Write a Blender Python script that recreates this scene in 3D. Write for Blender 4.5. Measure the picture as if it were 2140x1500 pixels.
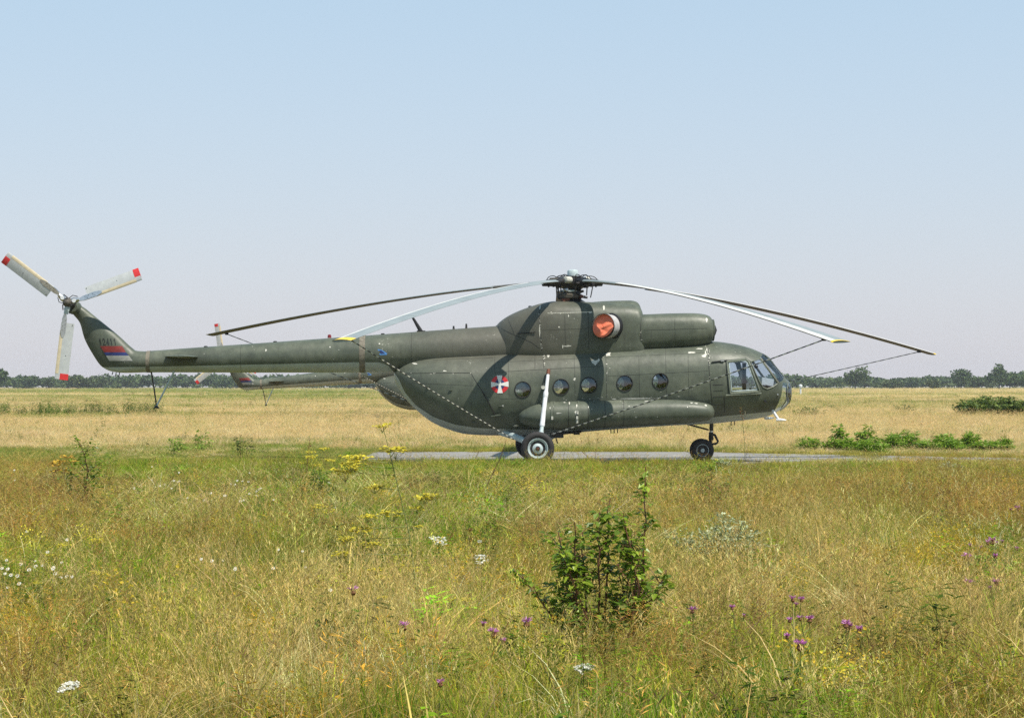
import bpy, bmesh, math, random
import numpy as np
from mathutils import Vector, Matrix

R = math.radians
for o in list(bpy.data.objects):
    bpy.data.objects.remove(o, do_unlink=True)
sc = bpy.context.scene
C = sc.collection

# ------------------------------------------------------------------ camera, sky, sun, exposure
CAM = (0.0, -55.0, 2.0)          # eye height 2 m, 55 m from the near helicopter
F, CX, HY = 4455.0, 1070.0, 803.0  # focal length, centre column and horizon row of the 2140 x 1500 photograph
cam = bpy.data.cameras.new('camera')
cam.sensor_width = 36.0
cam.lens = 36.0 * F / 2140.0
cam.shift_y = (HY - 750.0) / 2140.0
cam.clip_start, cam.clip_end = 0.5, 9000.0
cam_o = bpy.data.objects.new('camera', cam)
cam_o.location = CAM
cam_o.rotation_euler = (R(90), 0, 0)
C.objects.link(cam_o)
sc.camera = cam_o

SUN = Vector((1.10, -1.0, 2.7)).normalized()      # towards the sun: behind the camera, to the right, high
world = bpy.data.worlds.new('World')
sc.world = world
world.use_nodes = True
wt = world.node_tree
bg = wt.nodes['Background']
sky = wt.nodes.new('ShaderNodeTexSky')
sky.sky_type = 'NISHITA'
sky.sun_disc = False
sky.sun_elevation = math.asin(SUN.z)
sky.sun_rotation = math.atan2(SUN.x, SUN.y)
sky.altitude = 80.0
sky.air_density = 1.3
sky.dust_density = 1.3
sky.ozone_density = 1.0
# hazy summer sky: clear-sky light under a milky veil, palest at the horizon and thinning out to the zenith
def wnode(t, op=None, a=None, b=None):
    n = wt.nodes.new(t)
    if op: n.operation = op
    for k, v in ((0, a), (1, b)):
        if v is None: continue
        if hasattr(v, 'is_linked'): wt.links.new(v, n.inputs[k])
        else: n.inputs[k].default_value = v
    return n
wdir = wnode('ShaderNodeTexCoord')
wsep = wnode('ShaderNodeSeparateXYZ', None, wdir.outputs['Generated'])
wz = wnode('ShaderNodeMath', 'MAXIMUM', wsep.outputs[2], 0.0).outputs[0]
low = wnode('ShaderNodeMath', 'EXPONENT', wnode('ShaderNodeMath', 'MULTIPLY', wz, -4.0).outputs[0]).outputs[0]
high = wnode('ShaderNodeMath', 'EXPONENT', wnode('ShaderNodeMath', 'MULTIPLY', wz, -1.5).outputs[0]).outputs[0]
mid = wnode('ShaderNodeMath', 'SUBTRACT', high, low).outputs[0]
def wscale(vec, fac):
    n = wnode('ShaderNodeVectorMath', 'SCALE', vec); wt.links.new(fac, n.inputs['Scale']); return n.outputs[0]
v1 = wscale((4.20, 4.10, 4.48), low)
v2 = wscale((3.46, 7.10, 10.05), mid)
v3 = wnode('ShaderNodeVectorMath', 'SCALE', sky.outputs[0]); v3.inputs['Scale'].default_value = 0.2
vsum = wnode('ShaderNodeVectorMath', 'ADD', wnode('ShaderNodeVectorMath', 'ADD', v1, v2).outputs[0], v3.outputs[0])
wt.links.new(vsum.outputs[0], bg.inputs[0])
bg.inputs[1].default_value = 0.12

sl = bpy.data.lights.new('sun', 'SUN')
sl.energy = 5.0
sl.angle = R(0.53)
sl.color = (1.0, 0.935, 0.83)
sun_o = bpy.data.objects.new('sun', sl)
sun_o.rotation_euler = SUN.to_track_quat('Z', 'Y').to_euler()
sun_o.location = (20, -40, 60)
C.objects.link(sun_o)

vs = sc.view_settings
vs.view_transform = 'Standard'
vs.look = 'None'
vs.exposure = 0.2
vs.gamma = 1.0
vs.use_curve_mapping = False
sc.cycles.use_denoising = False
sc.cycles.sample_clamp_indirect = 2.0
sc.cycles.max_bounces = 6
sc.cycles.transparent_max_bounces = 24
sc.cycles.diffuse_bounces = 2
sc.cycles.glossy_bounces = 3
sc.cycles.transmission_bounces = 4

# ------------------------------------------------------------------ helpers
def tag(o, label=None, cat=None, group=None, kind=None):
    if label: o['label'] = label
    if cat: o['category'] = cat
    if group: o['group'] = group
    if kind: o['kind'] = kind
    return o

def empty(name, loc=(0, 0, 0), rot=(0, 0, 0), parent=None):
    o = bpy.data.objects.new(name, None)
    o.location = loc
    o.rotation_euler = rot
    o.empty_display_size = 0.3
    o.parent = parent
    C.objects.link(o)
    return o

def link_mesh(name, me, mat, parent=None, sharp=35, smooth=True):
    if mat is not None and len(me.materials) == 0:
        me.materials.append(mat)
    if smooth:
        me.polygons.foreach_set('use_smooth', [True] * len(me.polygons))
        me.set_sharp_from_angle(angle=R(sharp))
    o = bpy.data.objects.new(name, me)
    o.parent = parent
    C.objects.link(o)
    return o

class MB:
    """collects shapes of ONE piece; build() links it as one mesh object"""
    def __init__(s):
        s.v, s.f = [], []
    def add(s, vs, fs):
        n = len(s.v)
        s.v += [tuple(p) for p in vs]
        s.f += [tuple(i + n for i in f) for f in fs]
        return s
    def rings(s, rings, cap0=True, cap1=True, closed=True):
        n = len(rings[0]); k = len(rings)
        vs = [p for r in rings for p in r]
        fs = []
        for i in range(k - 1):
            for j in range(n if closed else n - 1):
                a, b = i * n + j, i * n + (j + 1) % n
                fs.append((a, b, b + n, a + n))
        if cap0: fs.append(tuple(range(n - 1, -1, -1)))
        if cap1: fs.append(tuple(range((k - 1) * n, k * n)))
        return s.add(vs, fs)
    def tube(s, pts, r, n=10, cap=True, sy=1.0):
        pts = [Vector(p) for p in pts]
        rs = r if isinstance(r, (list, tuple)) else [r] * len(pts)
        t0 = (pts[1] - pts[0]).normalized()
        up = Vector((0, 0, 1)) if abs(t0.z) < 0.9 else Vector((1, 0, 0))
        u = (up - t0 * up.dot(t0)).normalized()
        out = []
        for i, p in enumerate(pts):
            a, b = pts[max(i - 1, 0)], pts[min(i + 1, len(pts) - 1)]
            t = (b - a).normalized()
            u = (u - t * u.dot(t)).normalized()
            w = t.cross(u)
            out.append([p + (u * math.cos(q) + w * math.sin(q) * sy) * rs[i]
                        for q in (2 * math.pi * k / n for k in range(n))])
        return s.rings(out, cap, cap)
    def lathe(s, c, axis, prof, n=24, cap=True):
        """prof: (distance along axis, radius)"""
        ax = Vector(axis).normalized()
        up = Vector((0, 0, 1)) if abs(ax.z) < 0.9 else Vector((1, 0, 0))
        u = (up - ax * up.dot(ax)).normalized(); w = ax.cross(u)
        c = Vector(c)
        rr = [[c + ax * d + (u * math.cos(q) + w * math.sin(q)) * r
               for q in (2 * math.pi * k / n for k in range(n))] for d, r in prof]
        return s.rings(rr, cap, cap)
    def box(s, c, size, rot=None):
        c = Vector(c); h = [x / 2 for x in size]
        m = rot.to_3x3() if rot is not None else Matrix.Identity(3)
        vs = [c + m @ Vector((sx * h[0], sy * h[1], sz * h[2])) for sx in (-1, 1) for sy in (-1, 1) for sz in (-1, 1)]
        return s.add(vs, [(0, 1, 3, 2), (4, 6, 7, 5), (0, 4, 5, 1), (2, 3, 7, 6), (0, 2, 6, 4), (1, 5, 7, 3)])
    def mesh(s, name):
        me = bpy.data.meshes.new(name)
        me.from_pydata(s.v, [], s.f)
        bm = bmesh.new(); bm.from_mesh(me)
        bmesh.ops.recalc_face_normals(bm, faces=bm.faces)
        bm.to_mesh(me); bm.free()
        return me
    def build(s, name, mat, parent=None, sharp=35, smooth=True):
        return link_mesh(name, s.mesh(name), mat, parent, sharp, smooth)

def pchip(xs, ys, q):
    xs, ys, q = np.asarray(xs, float), np.asarray(ys, float), np.asarray(q, float)
    h = np.diff(xs); d = np.diff(ys) / h
    m = np.zeros_like(ys)
    m[0], m[-1] = d[0], d[-1]
    for i in range(1, len(xs) - 1):
        if d[i - 1] * d[i] > 0:
            w1, w2 = 2 * h[i] + h[i - 1], h[i] + 2 * h[i - 1]
            m[i] = (w1 + w2) / (w1 / d[i - 1] + w2 / d[i])
    i = np.clip(np.searchsorted(xs, q) - 1, 0, len(xs) - 2)
    t = (q - xs[i]) / h[i]
    return ((2*t**3 - 3*t**2 + 1) * ys[i] + (t**3 - 2*t**2 + t) * h[i] * m[i]
            + (-2*t**3 + 3*t**2) * ys[i+1] + (t**3 - t**2) * h[i] * m[i+1])

# ------------------------------------------------------------------ materials
def newmat(name):
    m = bpy.data.materials.new(name)
    m.use_nodes = True
    nt = m.node_tree
    return m, nt, nt.nodes['Principled BSDF']

def N(nt, t, **kw):
    n = nt.nodes.new(t)
    for k, v in kw.items():
        setattr(n, k, v)
    return n

def noise(nt, scale, detail=4, rough=0.55, coord=None, dims='3D'):
    n = N(nt, 'ShaderNodeTexNoise')
    n.inputs['Scale'].default_value = scale
    n.inputs['Detail'].default_value = detail
    n.inputs['Roughness'].default_value = rough
    if coord is not None:
        nt.links.new(coord, n.inputs['Vector'])
    return n

def ramp(nt, fac, stops):
    r = N(nt, 'ShaderNodeValToRGB')
    e = r.color_ramp.elements
    while len(e) < len(stops): e.new(0.5)
    for el, (p, c) in zip(e, stops):
        el.position = p
        el.color = c if len(c) == 4 else (*c, 1)
    nt.links.new(fac, r.inputs[0])
    return r

def mixc(nt, fac, a, b, mode='MIX'):
    m = N(nt, 'ShaderNodeMix', data_type='RGBA', blend_type=mode)
    for sock, val in ((m.inputs[0], fac), (m.inputs[6], a), (m.inputs[7], b)):
        if hasattr(val, 'is_linked'):
            nt.links.new(val, sock)
        else:
            sock.default_value = val if not isinstance(val, tuple) or len(val) == 4 else (*val, 1)
    return m.outputs[2]

def simple(name, col, rough=0.5, metal=0.0, var=0.15, scale=6.0, bump=0.0, spec=0.5):
    """a plain painted or metal surface: slight blotches in colour and gloss"""
    m, nt, b = newmat(name)
    tc = N(nt, 'ShaderNodeTexCoord').outputs['Object']
    n1 = noise(nt, scale, 5, 0.6, tc)
    c0 = tuple(x * (1 - var) for x in col); c1 = tuple(min(1, x * (1 + var)) for x in col)
    r = ramp(nt, n1.outputs[0], [(0.3, c0), (0.7, c1)])
    nt.links.new(r.outputs[0], b.inputs['Base Color'])
    rr = N(nt, 'ShaderNodeMapRange')
    rr.inputs[3].default_value = max(0.02, rough - 0.1); rr.inputs[4].default_value = min(1, rough + 0.1)
    nt.links.new(n1.outputs[0], rr.inputs[0])
    nt.links.new(rr.outputs[0], b.inputs['Roughness'])
    b.inputs['Metallic'].default_value = metal
    b.inputs['Specular IOR Level'].default_value = spec
    if bump:
        n2 = noise(nt, scale * 4, 3, 0.6, tc)
        bp = N(nt, 'ShaderNodeBump'); bp.inputs['Strength'].default_value = bump; bp.inputs['Distance'].default_value = 0.01
        nt.links.new(n2.outputs[0], bp.inputs['Height']); nt.links.new(bp.outputs[0], b.inputs['Normal'])
    return m
# ------------------------------------------------------------------ helicopter materials
def olive_paint(name='olive_paint', green=(0.092, 0.107, 0.079), belly=True):
    m, nt, b = newmat(name)
    L_ = nt.links.new
    tc = N(nt, 'ShaderNodeTexCoord').outputs['Object']
    big = noise(nt, 0.9, 5, 0.6, tc)
    mid = noise(nt, 5.0, 6, 0.65, tc)
    r1 = ramp(nt, big.outputs[0], [(0.30, tuple(x * 0.74 for x in green)), (0.48, green), (0.70, (green[0] * 1.42, green[1] * 1.34, green[2] * 1.34))])
    r2 = ramp(nt, mid.outputs[0], [(0.3, (0.82, 0.82, 0.82)), (0.7, (1.16, 1.15, 1.12))])
    col = mixc(nt, 1.0, r1.outputs[0], r2.outputs[0], 'MULTIPLY')
    # run-off streaks down the skin
    mp = N(nt, 'ShaderNodeMapping'); mp.inputs['Scale'].default_value = (9.0, 9.0, 0.7); L_(tc, mp.inputs[0])
    st = noise(nt, 1.6, 4, 0.7, mp.outputs[0])
    rs = ramp(nt, st.outputs[0], [(0.52, (0, 0, 0)), (0.78, (1, 1, 1))])
    ms = N(nt, 'ShaderNodeMath', operation='MULTIPLY'); L_(rs.outputs[0], ms.inputs[0]); ms.inputs[1].default_value = 0.6
    col = mixc(nt, ms.outputs[0], col, (0.05, 0.052, 0.045))
    # brown exhaust film behind the exhaust pipe
    sx = N(nt, 'ShaderNodeSeparateXYZ'); L_(tc, sx.inputs[0])
    g1 = N(nt, 'ShaderNodeMapRange', interpolation_type='SMOOTHSTEP'); L_(sx.outputs[0], g1.inputs[0])
    g1.inputs[1].default_value = 1.9; g1.inputs[2].default_value = 0.2
    g2 = N(nt, 'ShaderNodeMapRange', interpolation_type='SMOOTHSTEP'); L_(sx.outputs[0], g2.inputs[0])
    g2.inputs[1].default_value = -4.5; g2.inputs[2].default_value = -1.5
    g3 = N(nt, 'ShaderNodeMapRange', interpolation_type='SMOOTHSTEP'); L_(sx.outputs[2], g3.inputs[0])
    g3.inputs[1].default_value = 1.9; g3.inputs[2].default_value = 2.9
    p = N(nt, 'ShaderNodeMath', operation='MULTIPLY'); L_(g1.outputs[0], p.inputs[0]); L_(g2.outputs[0], p.inputs[1])
    p2 = N(nt, 'ShaderNodeMath', operation='MULTIPLY'); L_(p.outputs[0], p2.inputs[0]); L_(g3.outputs[0], p2.inputs[1])
    p3 = N(nt, 'ShaderNodeMath', operation='MULTIPLY'); L_(p2.outputs[0], p3.inputs[0]); p3.inputs[1].default_value = 0.62
    col = mixc(nt, p3.outputs[0], col, (0.098, 0.088, 0.072))
    if belly:
        at = N(nt, 'ShaderNodeAttribute', attribute_name='belly')
        lt = N(nt, 'ShaderNodeMath', operation='LESS_THAN'); L_(at.outputs['Fac'], lt.inputs[0]); lt.inputs[1].default_value = -0.0001
        gr = ramp(nt, mid.outputs[0], [(0.3, (0.33, 0.37, 0.345)), (0.7, (0.45, 0.49, 0.46))])
        col = mixc(nt, lt.outputs[0], col, gr.outputs[0])
    # flaked paint showing primer: small spots gathered in worn patches
    fine = noise(nt, 26.0, 4, 0.6, tc)
    patch = noise(nt, 1.7, 3, 0.6, tc)
    sm = N(nt, 'ShaderNodeMath', operation='ADD'); L_(fine.outputs[0], sm.inputs[0])
    sc_ = N(nt, 'ShaderNodeMath', operation='MULTIPLY'); L_(patch.outputs[0], sc_.inputs[0]); sc_.inputs[1].default_value = 0.75
    L_(sc_.outputs[0], sm.inputs[1])
    ch = ramp(nt, sm.outputs[0], [(0.0, (0, 0, 0)), (1.06, (0, 0, 0))])
    e = ch.color_ramp.elements; e[0].position = 0.985; e[1].position = 1.0; e[1].color = (1, 1, 1, 1)
    mr = N(nt, 'ShaderNodeMapRange'); L_(sm.outputs[0], mr.inputs[0]); mr.inputs[1].default_value = 1.14; mr.inputs[2].default_value = 1.18
    col = mixc(nt, mr.outputs[0], col, (0.34, 0.34, 0.29))
    L_(col, b.inputs['Base Color'])
    ro = N(nt, 'ShaderNodeMapRange'); L_(mid.outputs[0], ro.inputs[0]); ro.inputs[3].default_value = 0.36; ro.inputs[4].default_value = 0.56
    L_(ro.outputs[0], b.inputs['Roughness'])
    b.inputs['Specular IOR Level'].default_value = 0.42
    # oil-canning of the thin sheet between frames
    wave = noise(nt, 2.6, 2, 0.5, tc)
    bp = N(nt, 'ShaderNodeBump'); bp.inputs['Strength'].default_value = 0.5; bp.inputs['Distance'].default_value = 0.03
    L_(wave.outputs[0], bp.inputs['Height'])
    bp2 = N(nt, 'ShaderNodeBump'); bp2.inputs['Strength'].default_value = 0.25; bp2.inputs['Distance'].default_value = 0.004
    L_(fine.outputs[0], bp2.inputs['Height']); L_(bp.outputs[0], bp2.inputs['Normal'])
    L_(bp2.outputs[0], b.inputs['Normal'])
    return m

def thin_glass(name, tint=(0.86, 0.90, 0.92), refl=0.10):
    m, nt, b = newmat(name)
    nt.nodes.remove(b)
    out = nt.nodes['Material Output']
    tr = N(nt, 'ShaderNodeBsdfTransparent'); tr.inputs[0].default_value = (*tint, 1)
    gl = N(nt, 'ShaderNodeBsdfGlossy'); gl.inputs['Roughness'].default_value = 0.03
    fr = N(nt, 'ShaderNodeFresnel')
    ge = N(nt, 'ShaderNodeNewGeometry')                # a thin pane reflects alike from both faces
    io = N(nt, 'ShaderNodeMapRange'); nt.links.new(ge.outputs['Backfacing'], io.inputs[0])
    io.inputs[3].default_value = 1.5; io.inputs[4].default_value = 1 / 1.5
    nt.links.new(io.outputs[0], fr.inputs[0])
    ad = N(nt, 'ShaderNodeMath', operation='ADD', use_clamp=True); nt.links.new(fr.outputs[0], ad.inputs[0]); ad.inputs[1].default_value = refl
    mx = N(nt, 'ShaderNodeMixShader')
    nt.links.new(ad.outputs[0], mx.inputs[0]); nt.links.new(tr.outputs[0], mx.inputs[1]); nt.links.new(gl.outputs[0], mx.inputs[2])
    nt.links.new(mx.outputs[0], out.inputs[0])
    return m

M = {}
M['olive'] = olive_paint()
M['glass'] = thin_glass('cockpit_glass', (0.80, 0.87, 0.92), 0.07)
M['glass_round'] = thin_glass('cabin_glass', (0.70, 0.76, 0.80), 0.10)
M['interior'] = simple('interior_grey_green', (0.24, 0.27, 0.27), 0.6)
M['seat'] = simple('black_upholstery', (0.02, 0.02, 0.022), 0.75)
M['rubber'] = simple('worn_rubber', (0.028, 0.026, 0.026), 0.8, 0, 0.3, 20, 0.2)
M['hubblue'] = simple('pale_blue_grey_paint', (0.46, 0.54, 0.55), 0.45, 0, 0.22, 9)
M['whitepaint'] = simple('white_paint', (0.74, 0.75, 0.77), 0.4, 0, 0.08, 9)
M['darksteel'] = simple('greasy_dark_steel', (0.045, 0.042, 0.042), 0.42, 0.5, 0.35, 14, 0.2)
M['black'] = simple('black_paint', (0.014, 0.014, 0.016), 0.5)
M['serial'] = simple('faded_black_lettering', (0.022, 0.024, 0.020), 0.5)
M['pipewhite'] = simple('heat_bleached_metal', (0.62, 0.60, 0.60), 0.45, 0.2, 0.15, 9)
M['seam'] = simple('dark_seam_sealant', (0.022, 0.023, 0.020), 0.7)
M['alu'] = simple('bare_aluminium', (0.62, 0.62, 0.62), 0.34, 0.9, 0.15, 12)
M['bladegrey'] = simple('blade_blue_grey', (0.25, 0.285, 0.29), 0.5, 0, 0.10, 3)
M['bladeedge'] = simple('blade_leading_edge', (0.66, 0.645, 0.60), 0.42, 0, 0.08, 3)
M['bladedark'] = simple('blade_root_olive_brown', (0.10, 0.088, 0.07), 0.5, 0.1, 0.35, 9)
M['bladeunder'] = simple('blade_dark_underside', (0.115, 0.095, 0.088), 0.55, 0, 0.18, 4)
M['tailgrey'] = simple('tail_blade_grey', (0.50, 0.52, 0.52), 0.42, 0, 0.10, 8)
M['cream'] = simple('tail_blade_cream_edge', (0.66, 0.56, 0.38), 0.5, 0, 0.12, 8)
M['yellow'] = simple('yellow_tip_paint', (0.78, 0.55, 0.06), 0.5, 0, 0.1)
M['red'] = simple('red_tip_paint', (0.66, 0.035, 0.035), 0.5, 0, 0.1)
M['flagred'] = simple('flag_red_paint', (0.20, 0.022, 0.016), 0.6, 0, 0.3)  # darkened so the colour carries the weak light on the fin
M['flagblue'] = simple('flag_blue_paint', (0.02, 0.034, 0.15), 0.6, 0, 0.2)
M['flagwhite'] = simple('flag_white_paint', (0.32, 0.32, 0.285), 0.6, 0, 0.25)  # white lowered too, with the fin's shade put into it
M['roundred'] = simple('roundel_red', (0.60, 0.02, 0.025), 0.45, 0, 0.1)
M['roundblue'] = simple('roundel_blue', (0.02, 0.03, 0.13), 0.5, 0, 0.1)
M['roundwhite'] = simple('roundel_white', (0.74, 0.73, 0.69), 0.45, 0, 0.06)
M['lightblue'] = simple('light_blue_marking', (0.10, 0.28, 0.62), 0.5, 0, 0.1)
M['beige'] = simple('beige_sealing_band', (0.18, 0.158, 0.118), 0.7, 0, 0.35, 14)
M['scuff'] = simple('scuffed_bare_edge', (0.56, 0.55, 0.48), 0.55, 0.1, 0.35, 25)
M['rust'] = simple('rusty_joint', (0.16, 0.06, 0.035), 0.7, 0.2, 0.3, 20)
M['cover'] = simple('red_canvas_cover', (0.86, 0.21, 0.11), 0.75, 0, 0.2, 5)
M['redglass'] = simple('red_beacon_glass', (0.22, 0.02, 0.02), 0.15)
M['paper'] = simple('white_paper', (0.80, 0.78, 0.78), 0.8, 0, 0.03)
M['hose'] = simple('black_hose', (0.012, 0.012, 0.013), 0.5)
M['greentint'] = simple('pale_green_frame', (0.17, 0.19, 0.145), 0.5, 0, 0.15, 12)

def rope_material():
    m, nt, b = newmat('black_and_white_rope')
    tc = N(nt, 'ShaderNodeAttribute', attribute_name='along')
    w = N(nt, 'ShaderNodeMath', operation='SINE')
    mu = N(nt, 'ShaderNodeMath', operation='MULTIPLY'); nt.links.new(tc.outputs['Fac'], mu.inputs[0]); mu.inputs[1].default_value = 2 * math.pi / 0.24
    nt.links.new(mu.outputs[0], w.inputs[0])
    r = ramp(nt, w.outputs[0], [(0.0, (0.045, 0.045, 0.045)), (0.3, (0.60, 0.58, 0.52))])
    r.color_ramp.interpolation = 'LINEAR'
    nt.links.new(r.outputs[0], b.inputs['Base Color'])
    b.inputs['Roughness'].default_value = 0.85
    return m
M['rope'] = rope_material()

# ------------------------------------------------------------------ near helicopter: frame of reference
YAW = R(1.7)
HX = 0.59
CY, SY = math.cos(YAW), math.sin(YAW)
def L(px, py, y=0.0):
    """photograph point -> helicopter coordinates, on the vertical plane at helicopter y"""
    u = (px - CX) / F
    d = (y - CAM[1] * CY - SY * HX) / (CY - SY * u)
    wx, wy, z = d * u, CAM[1] + d, CAM[2] + d * (HY - py) / F
    return Vector((CY * (wx - HX) + SY * wy, -SY * (wx - HX) + CY * wy, z))
def W(p):
    """helicopter coordinates -> world"""
    return Vector((HX + CY * p[0] - SY * p[1], SY * p[0] + CY * p[1], p[2]))

HELI = empty('helicopter', (HX, 0, 0), (0, 0, YAW))
tag(HELI, 'olive green helicopter parked broadside on concrete, nearest and complete with red exhaust cover', 'helicopter', 'parked helicopters')
H = HELI

class Loft:
    """body of rounded sections along x; table rows: photo column, top row, bottom row, half width, roundness"""
    def __init__(s, table, y=0.0, yc=None, inset=0.0, floor=0.0):
        t = sorted(table)
        s.x = np.array([L(r[0], HY, y).x for r in t])
        s.zt = np.array([L(r[0], r[1], y).z for r in t]) - inset
        s.zb = np.array([L(r[0], r[2], y).z for r in t]) + inset + floor
        s.hw = np.maximum(np.array([r[3] for r in t]) - inset, 0.02)
        s.n = np.array([r[4] for r in t])
        s.yc = y if yc is None else yc
    def at(s, x):
        return [float(pchip(s.x, a, x)) for a in (s.zt, s.zb, s.hw, s.n)]
    def ring(s, x, k=64, grow=0.0):
        zt, zb, hw, n = s.at(x)
        zc, h = (zt + zb) / 2, max((zt - zb) / 2, 0.004) + grow
        hw += grow
        out = []
        for i in range(k):
            a = 2 * math.pi * i / k
            c, q = math.cos(a), math.sin(a)
            out.append(Vector((x, s.yc + hw * math.copysign(abs(c) ** (2 / n), c), zc + h * math.copysign(abs(q) ** (2 / n), q))))
        return out
    def stations(s, k):
        # denser towards both ends and the tabulated stations
        u = np.linspace(0, 1, k)
        xs = s.x[0] + (s.x[-1] - s.x[0]) * (0.5 - 0.5 * np.cos(np.pi * u)) * 0.55 + (s.x[-1] - s.x[0]) * u * 0.45
        return xs
    def mesh(s, mb, k=80, m=64, grow=0.0, x0=None, x1=None):
        xs = s.stations(k)
        if x0 is not None: xs = np.linspace(x0, x1, k)
        return mb.rings([s.ring(float(x), m, grow) for x in xs])
    def side_y(s, x, z, side=-1):
        zt, zb, hw, n = s.at(x)
        zc, h = (zt + zb) / 2, (zt - zb) / 2
        q = min(abs((z - zc) / h), 0.999)
        return s.yc + side * hw * (1 - q ** n) ** (1 / n)
    def on(s, px, py, off=0.003, side=-1):
        """photo point -> the point of this surface seen there, lifted off by a few millimetres"""
        y = s.yc - 0.8
        for _ in range(6):
            p = L(px, py, y)
            y = s.side_y(p.x, p.z, side)
        p = L(px, py, y)
        e = 0.02
        nx = -(s.side_y(p.x + e, p.z, side) - s.side_y(p.x - e, p.z, side)) / (2 * e)
        nz = -(s.side_y(p.x, p.z + e, side) - s.side_y(p.x, p.z - e, side)) / (2 * e)
        nv = Vector((nx, 1, nz)).normalized() * side
        nv = Vector((nx * side, side, nz * side)).normalized()
        return p + nv * off

BODY_T = [
    (1653.5, 810, 828, 0.10, 2.0), (1651, 803, 838, 0.30, 2.0), (1647, 797, 845, 0.45, 2.05), (1641, 791, 850.5, 0.58, 2.1),
    (1630, 777.5, 857.5, 0.74, 2.2), (1618, 763, 863.5, 0.86, 2.3), (1603, 744.5, 869.5, 0.96, 2.4), (1588, 736.5, 873, 1.04, 2.45),
    (1565, 727, 876.5, 1.12, 2.5), (1525, 717.5, 881, 1.20, 2.5), (1487, 713.5, 885, 1.25, 2.5), (1400, 716, 889, 1.25, 2.5),
    (1300, 720, 895.5, 1.25, 2.5), (1180, 727, 905, 1.25, 2.5), (1100, 732, 909, 1.25, 2.5), (1030, 738, 909.5, 1.25, 2.5),
    (976, 741, 907, 1.24, 2.45), (937, 743, 897, 1.20, 2.4), (903, 745.5, 882, 1.12, 2.3), (872, 750, 858, 0.98, 2.2),
    (850, 756.5, 836, 0.78, 2.1), (835, 765, 814, 0.54, 2.0), (827, 771, 800, 0.36, 2.0), (823.5, 778, 789, 0.15, 2.0)]
body = Loft(BODY_T)
BOOM_T = [(1100, 677, 777, 0.62, 2.0), (1040, 681, 777.5, 0.60, 2.0), (900, 691, 778, 0.53, 2.0), (765, 701, 778.3, 0.475, 2.0),
          (540, 717, 778.5, 0.38, 2.0), (310, 733.5, 778, 0.275, 2.0), (292, 735, 778, 0.27, 2.0)]
boom = Loft(BOOM_T)
COWL_T = [(1034, 685, 772, 0.278, 2.2), (1042, 675, 772, 0.463, 2.4), (1056, 664, 772, 0.611, 2.7), (1080, 651.5, 772, 0.740, 2.9),
          (1105, 642, 772, 0.814, 3.1), (1132, 634, 772, 0.860, 3.3), (1160, 630, 772, 0.879, 3.4), (1240, 632, 772, 0.888, 3.5),
          (1300, 634, 772, 0.879, 3.6), (1326, 637, 772, 0.869, 3.6), (1336, 643, 772, 0.851, 3.4), (1340.5, 655, 772, 0.814, 3.0)]
cowl = Loft(COWL_T)

# grey underside paint: height of the colour division along the length
DIV = [(150, 760), (215, 767), (310, 766), (430, 763.5), (600, 760), (750, 756.6), (800, 757.5), (818, 768), (826, 782), (832, 790),
       (846, 820), (870, 848), (906, 871), (948, 886), (990, 893), (1032, 895.5), (1100, 897), (1200, 898), (1300, 892), (1380, 886), (1435, 880),
       (1492, 871), (1547, 865.6), (1599, 861), (1640, 858), (1660, 858)]
_div_x = np.array([L(a, HY, -0.6).x for a, b in DIV]); _div_z = np.array([L(a, b, -0.6).z for a, b in DIV])
def add_belly(me):
    n = len(me.vertices)
    co = np.empty(n * 3); me.vertices.foreach_get('co', co); co = co.reshape(-1, 3)
    at = me.attributes.new('belly', 'FLOAT', 'POINT')
    at.data.foreach_set('value', (co[:, 2] - np.interp(co[:, 0], _div_x, _div_z)).astype(np.float32))

def prism(mb, poly, y0, y1):
    """photo polygon (on the plane y=-1.1) extruded along y"""
    ps = [L(a, b, -1.1) for a, b in poly]
    return mb.rings([[Vector((p.x, y0, p.z)) for p in ps], [Vector((p.x, y1, p.z)) for p in ps]])

def boolean(me, cut, op='DIFFERENCE'):
    a = bpy.data.objects.new('tmp_a', me); b = bpy.data.objects.new('tmp_b', cut)
    C.objects.link(a); C.objects.link(b)
    md = a.modifiers.new('b', 'BOOLEAN'); md.operation = op; md.object = b; md.solver = 'EXACT'; md.material_mode = 'TRANSFER'
    dg = bpy.context.evaluated_depsgraph_get()
    out = bpy.data.meshes.new_from_object(a.evaluated_get(dg))
    bpy.data.objects.remove(a); bpy.data.objects.remove(b)
    return out

# ---- glazing outlines in the photograph
WIN = [(1092.5, 814), (1172.5, 808.5), (1230.5, 805), (1305.5, 801), (1380, 796.5)]
WR = 0.193
P_SIDE = [(1523.5, 757), (1555.5, 754), (1561, 758), (1582.5, 814.5), (1529, 817.5)]
P_A = [(1568.5, 756), (1589.5, 749.5), (1626, 800.5), (1615, 808.5), (1603, 812.5), (1594, 809), (1586, 795)]
P_B = [(1592.5, 748), (1603, 737), (1647, 787), (1641.5, 794.5), (1630.5, 800)]
P_C = [(1640.5, 799.5), (1662, 799.5), (1662, 870), (1622, 866), (1630, 845), (1636.5, 826)]

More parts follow.
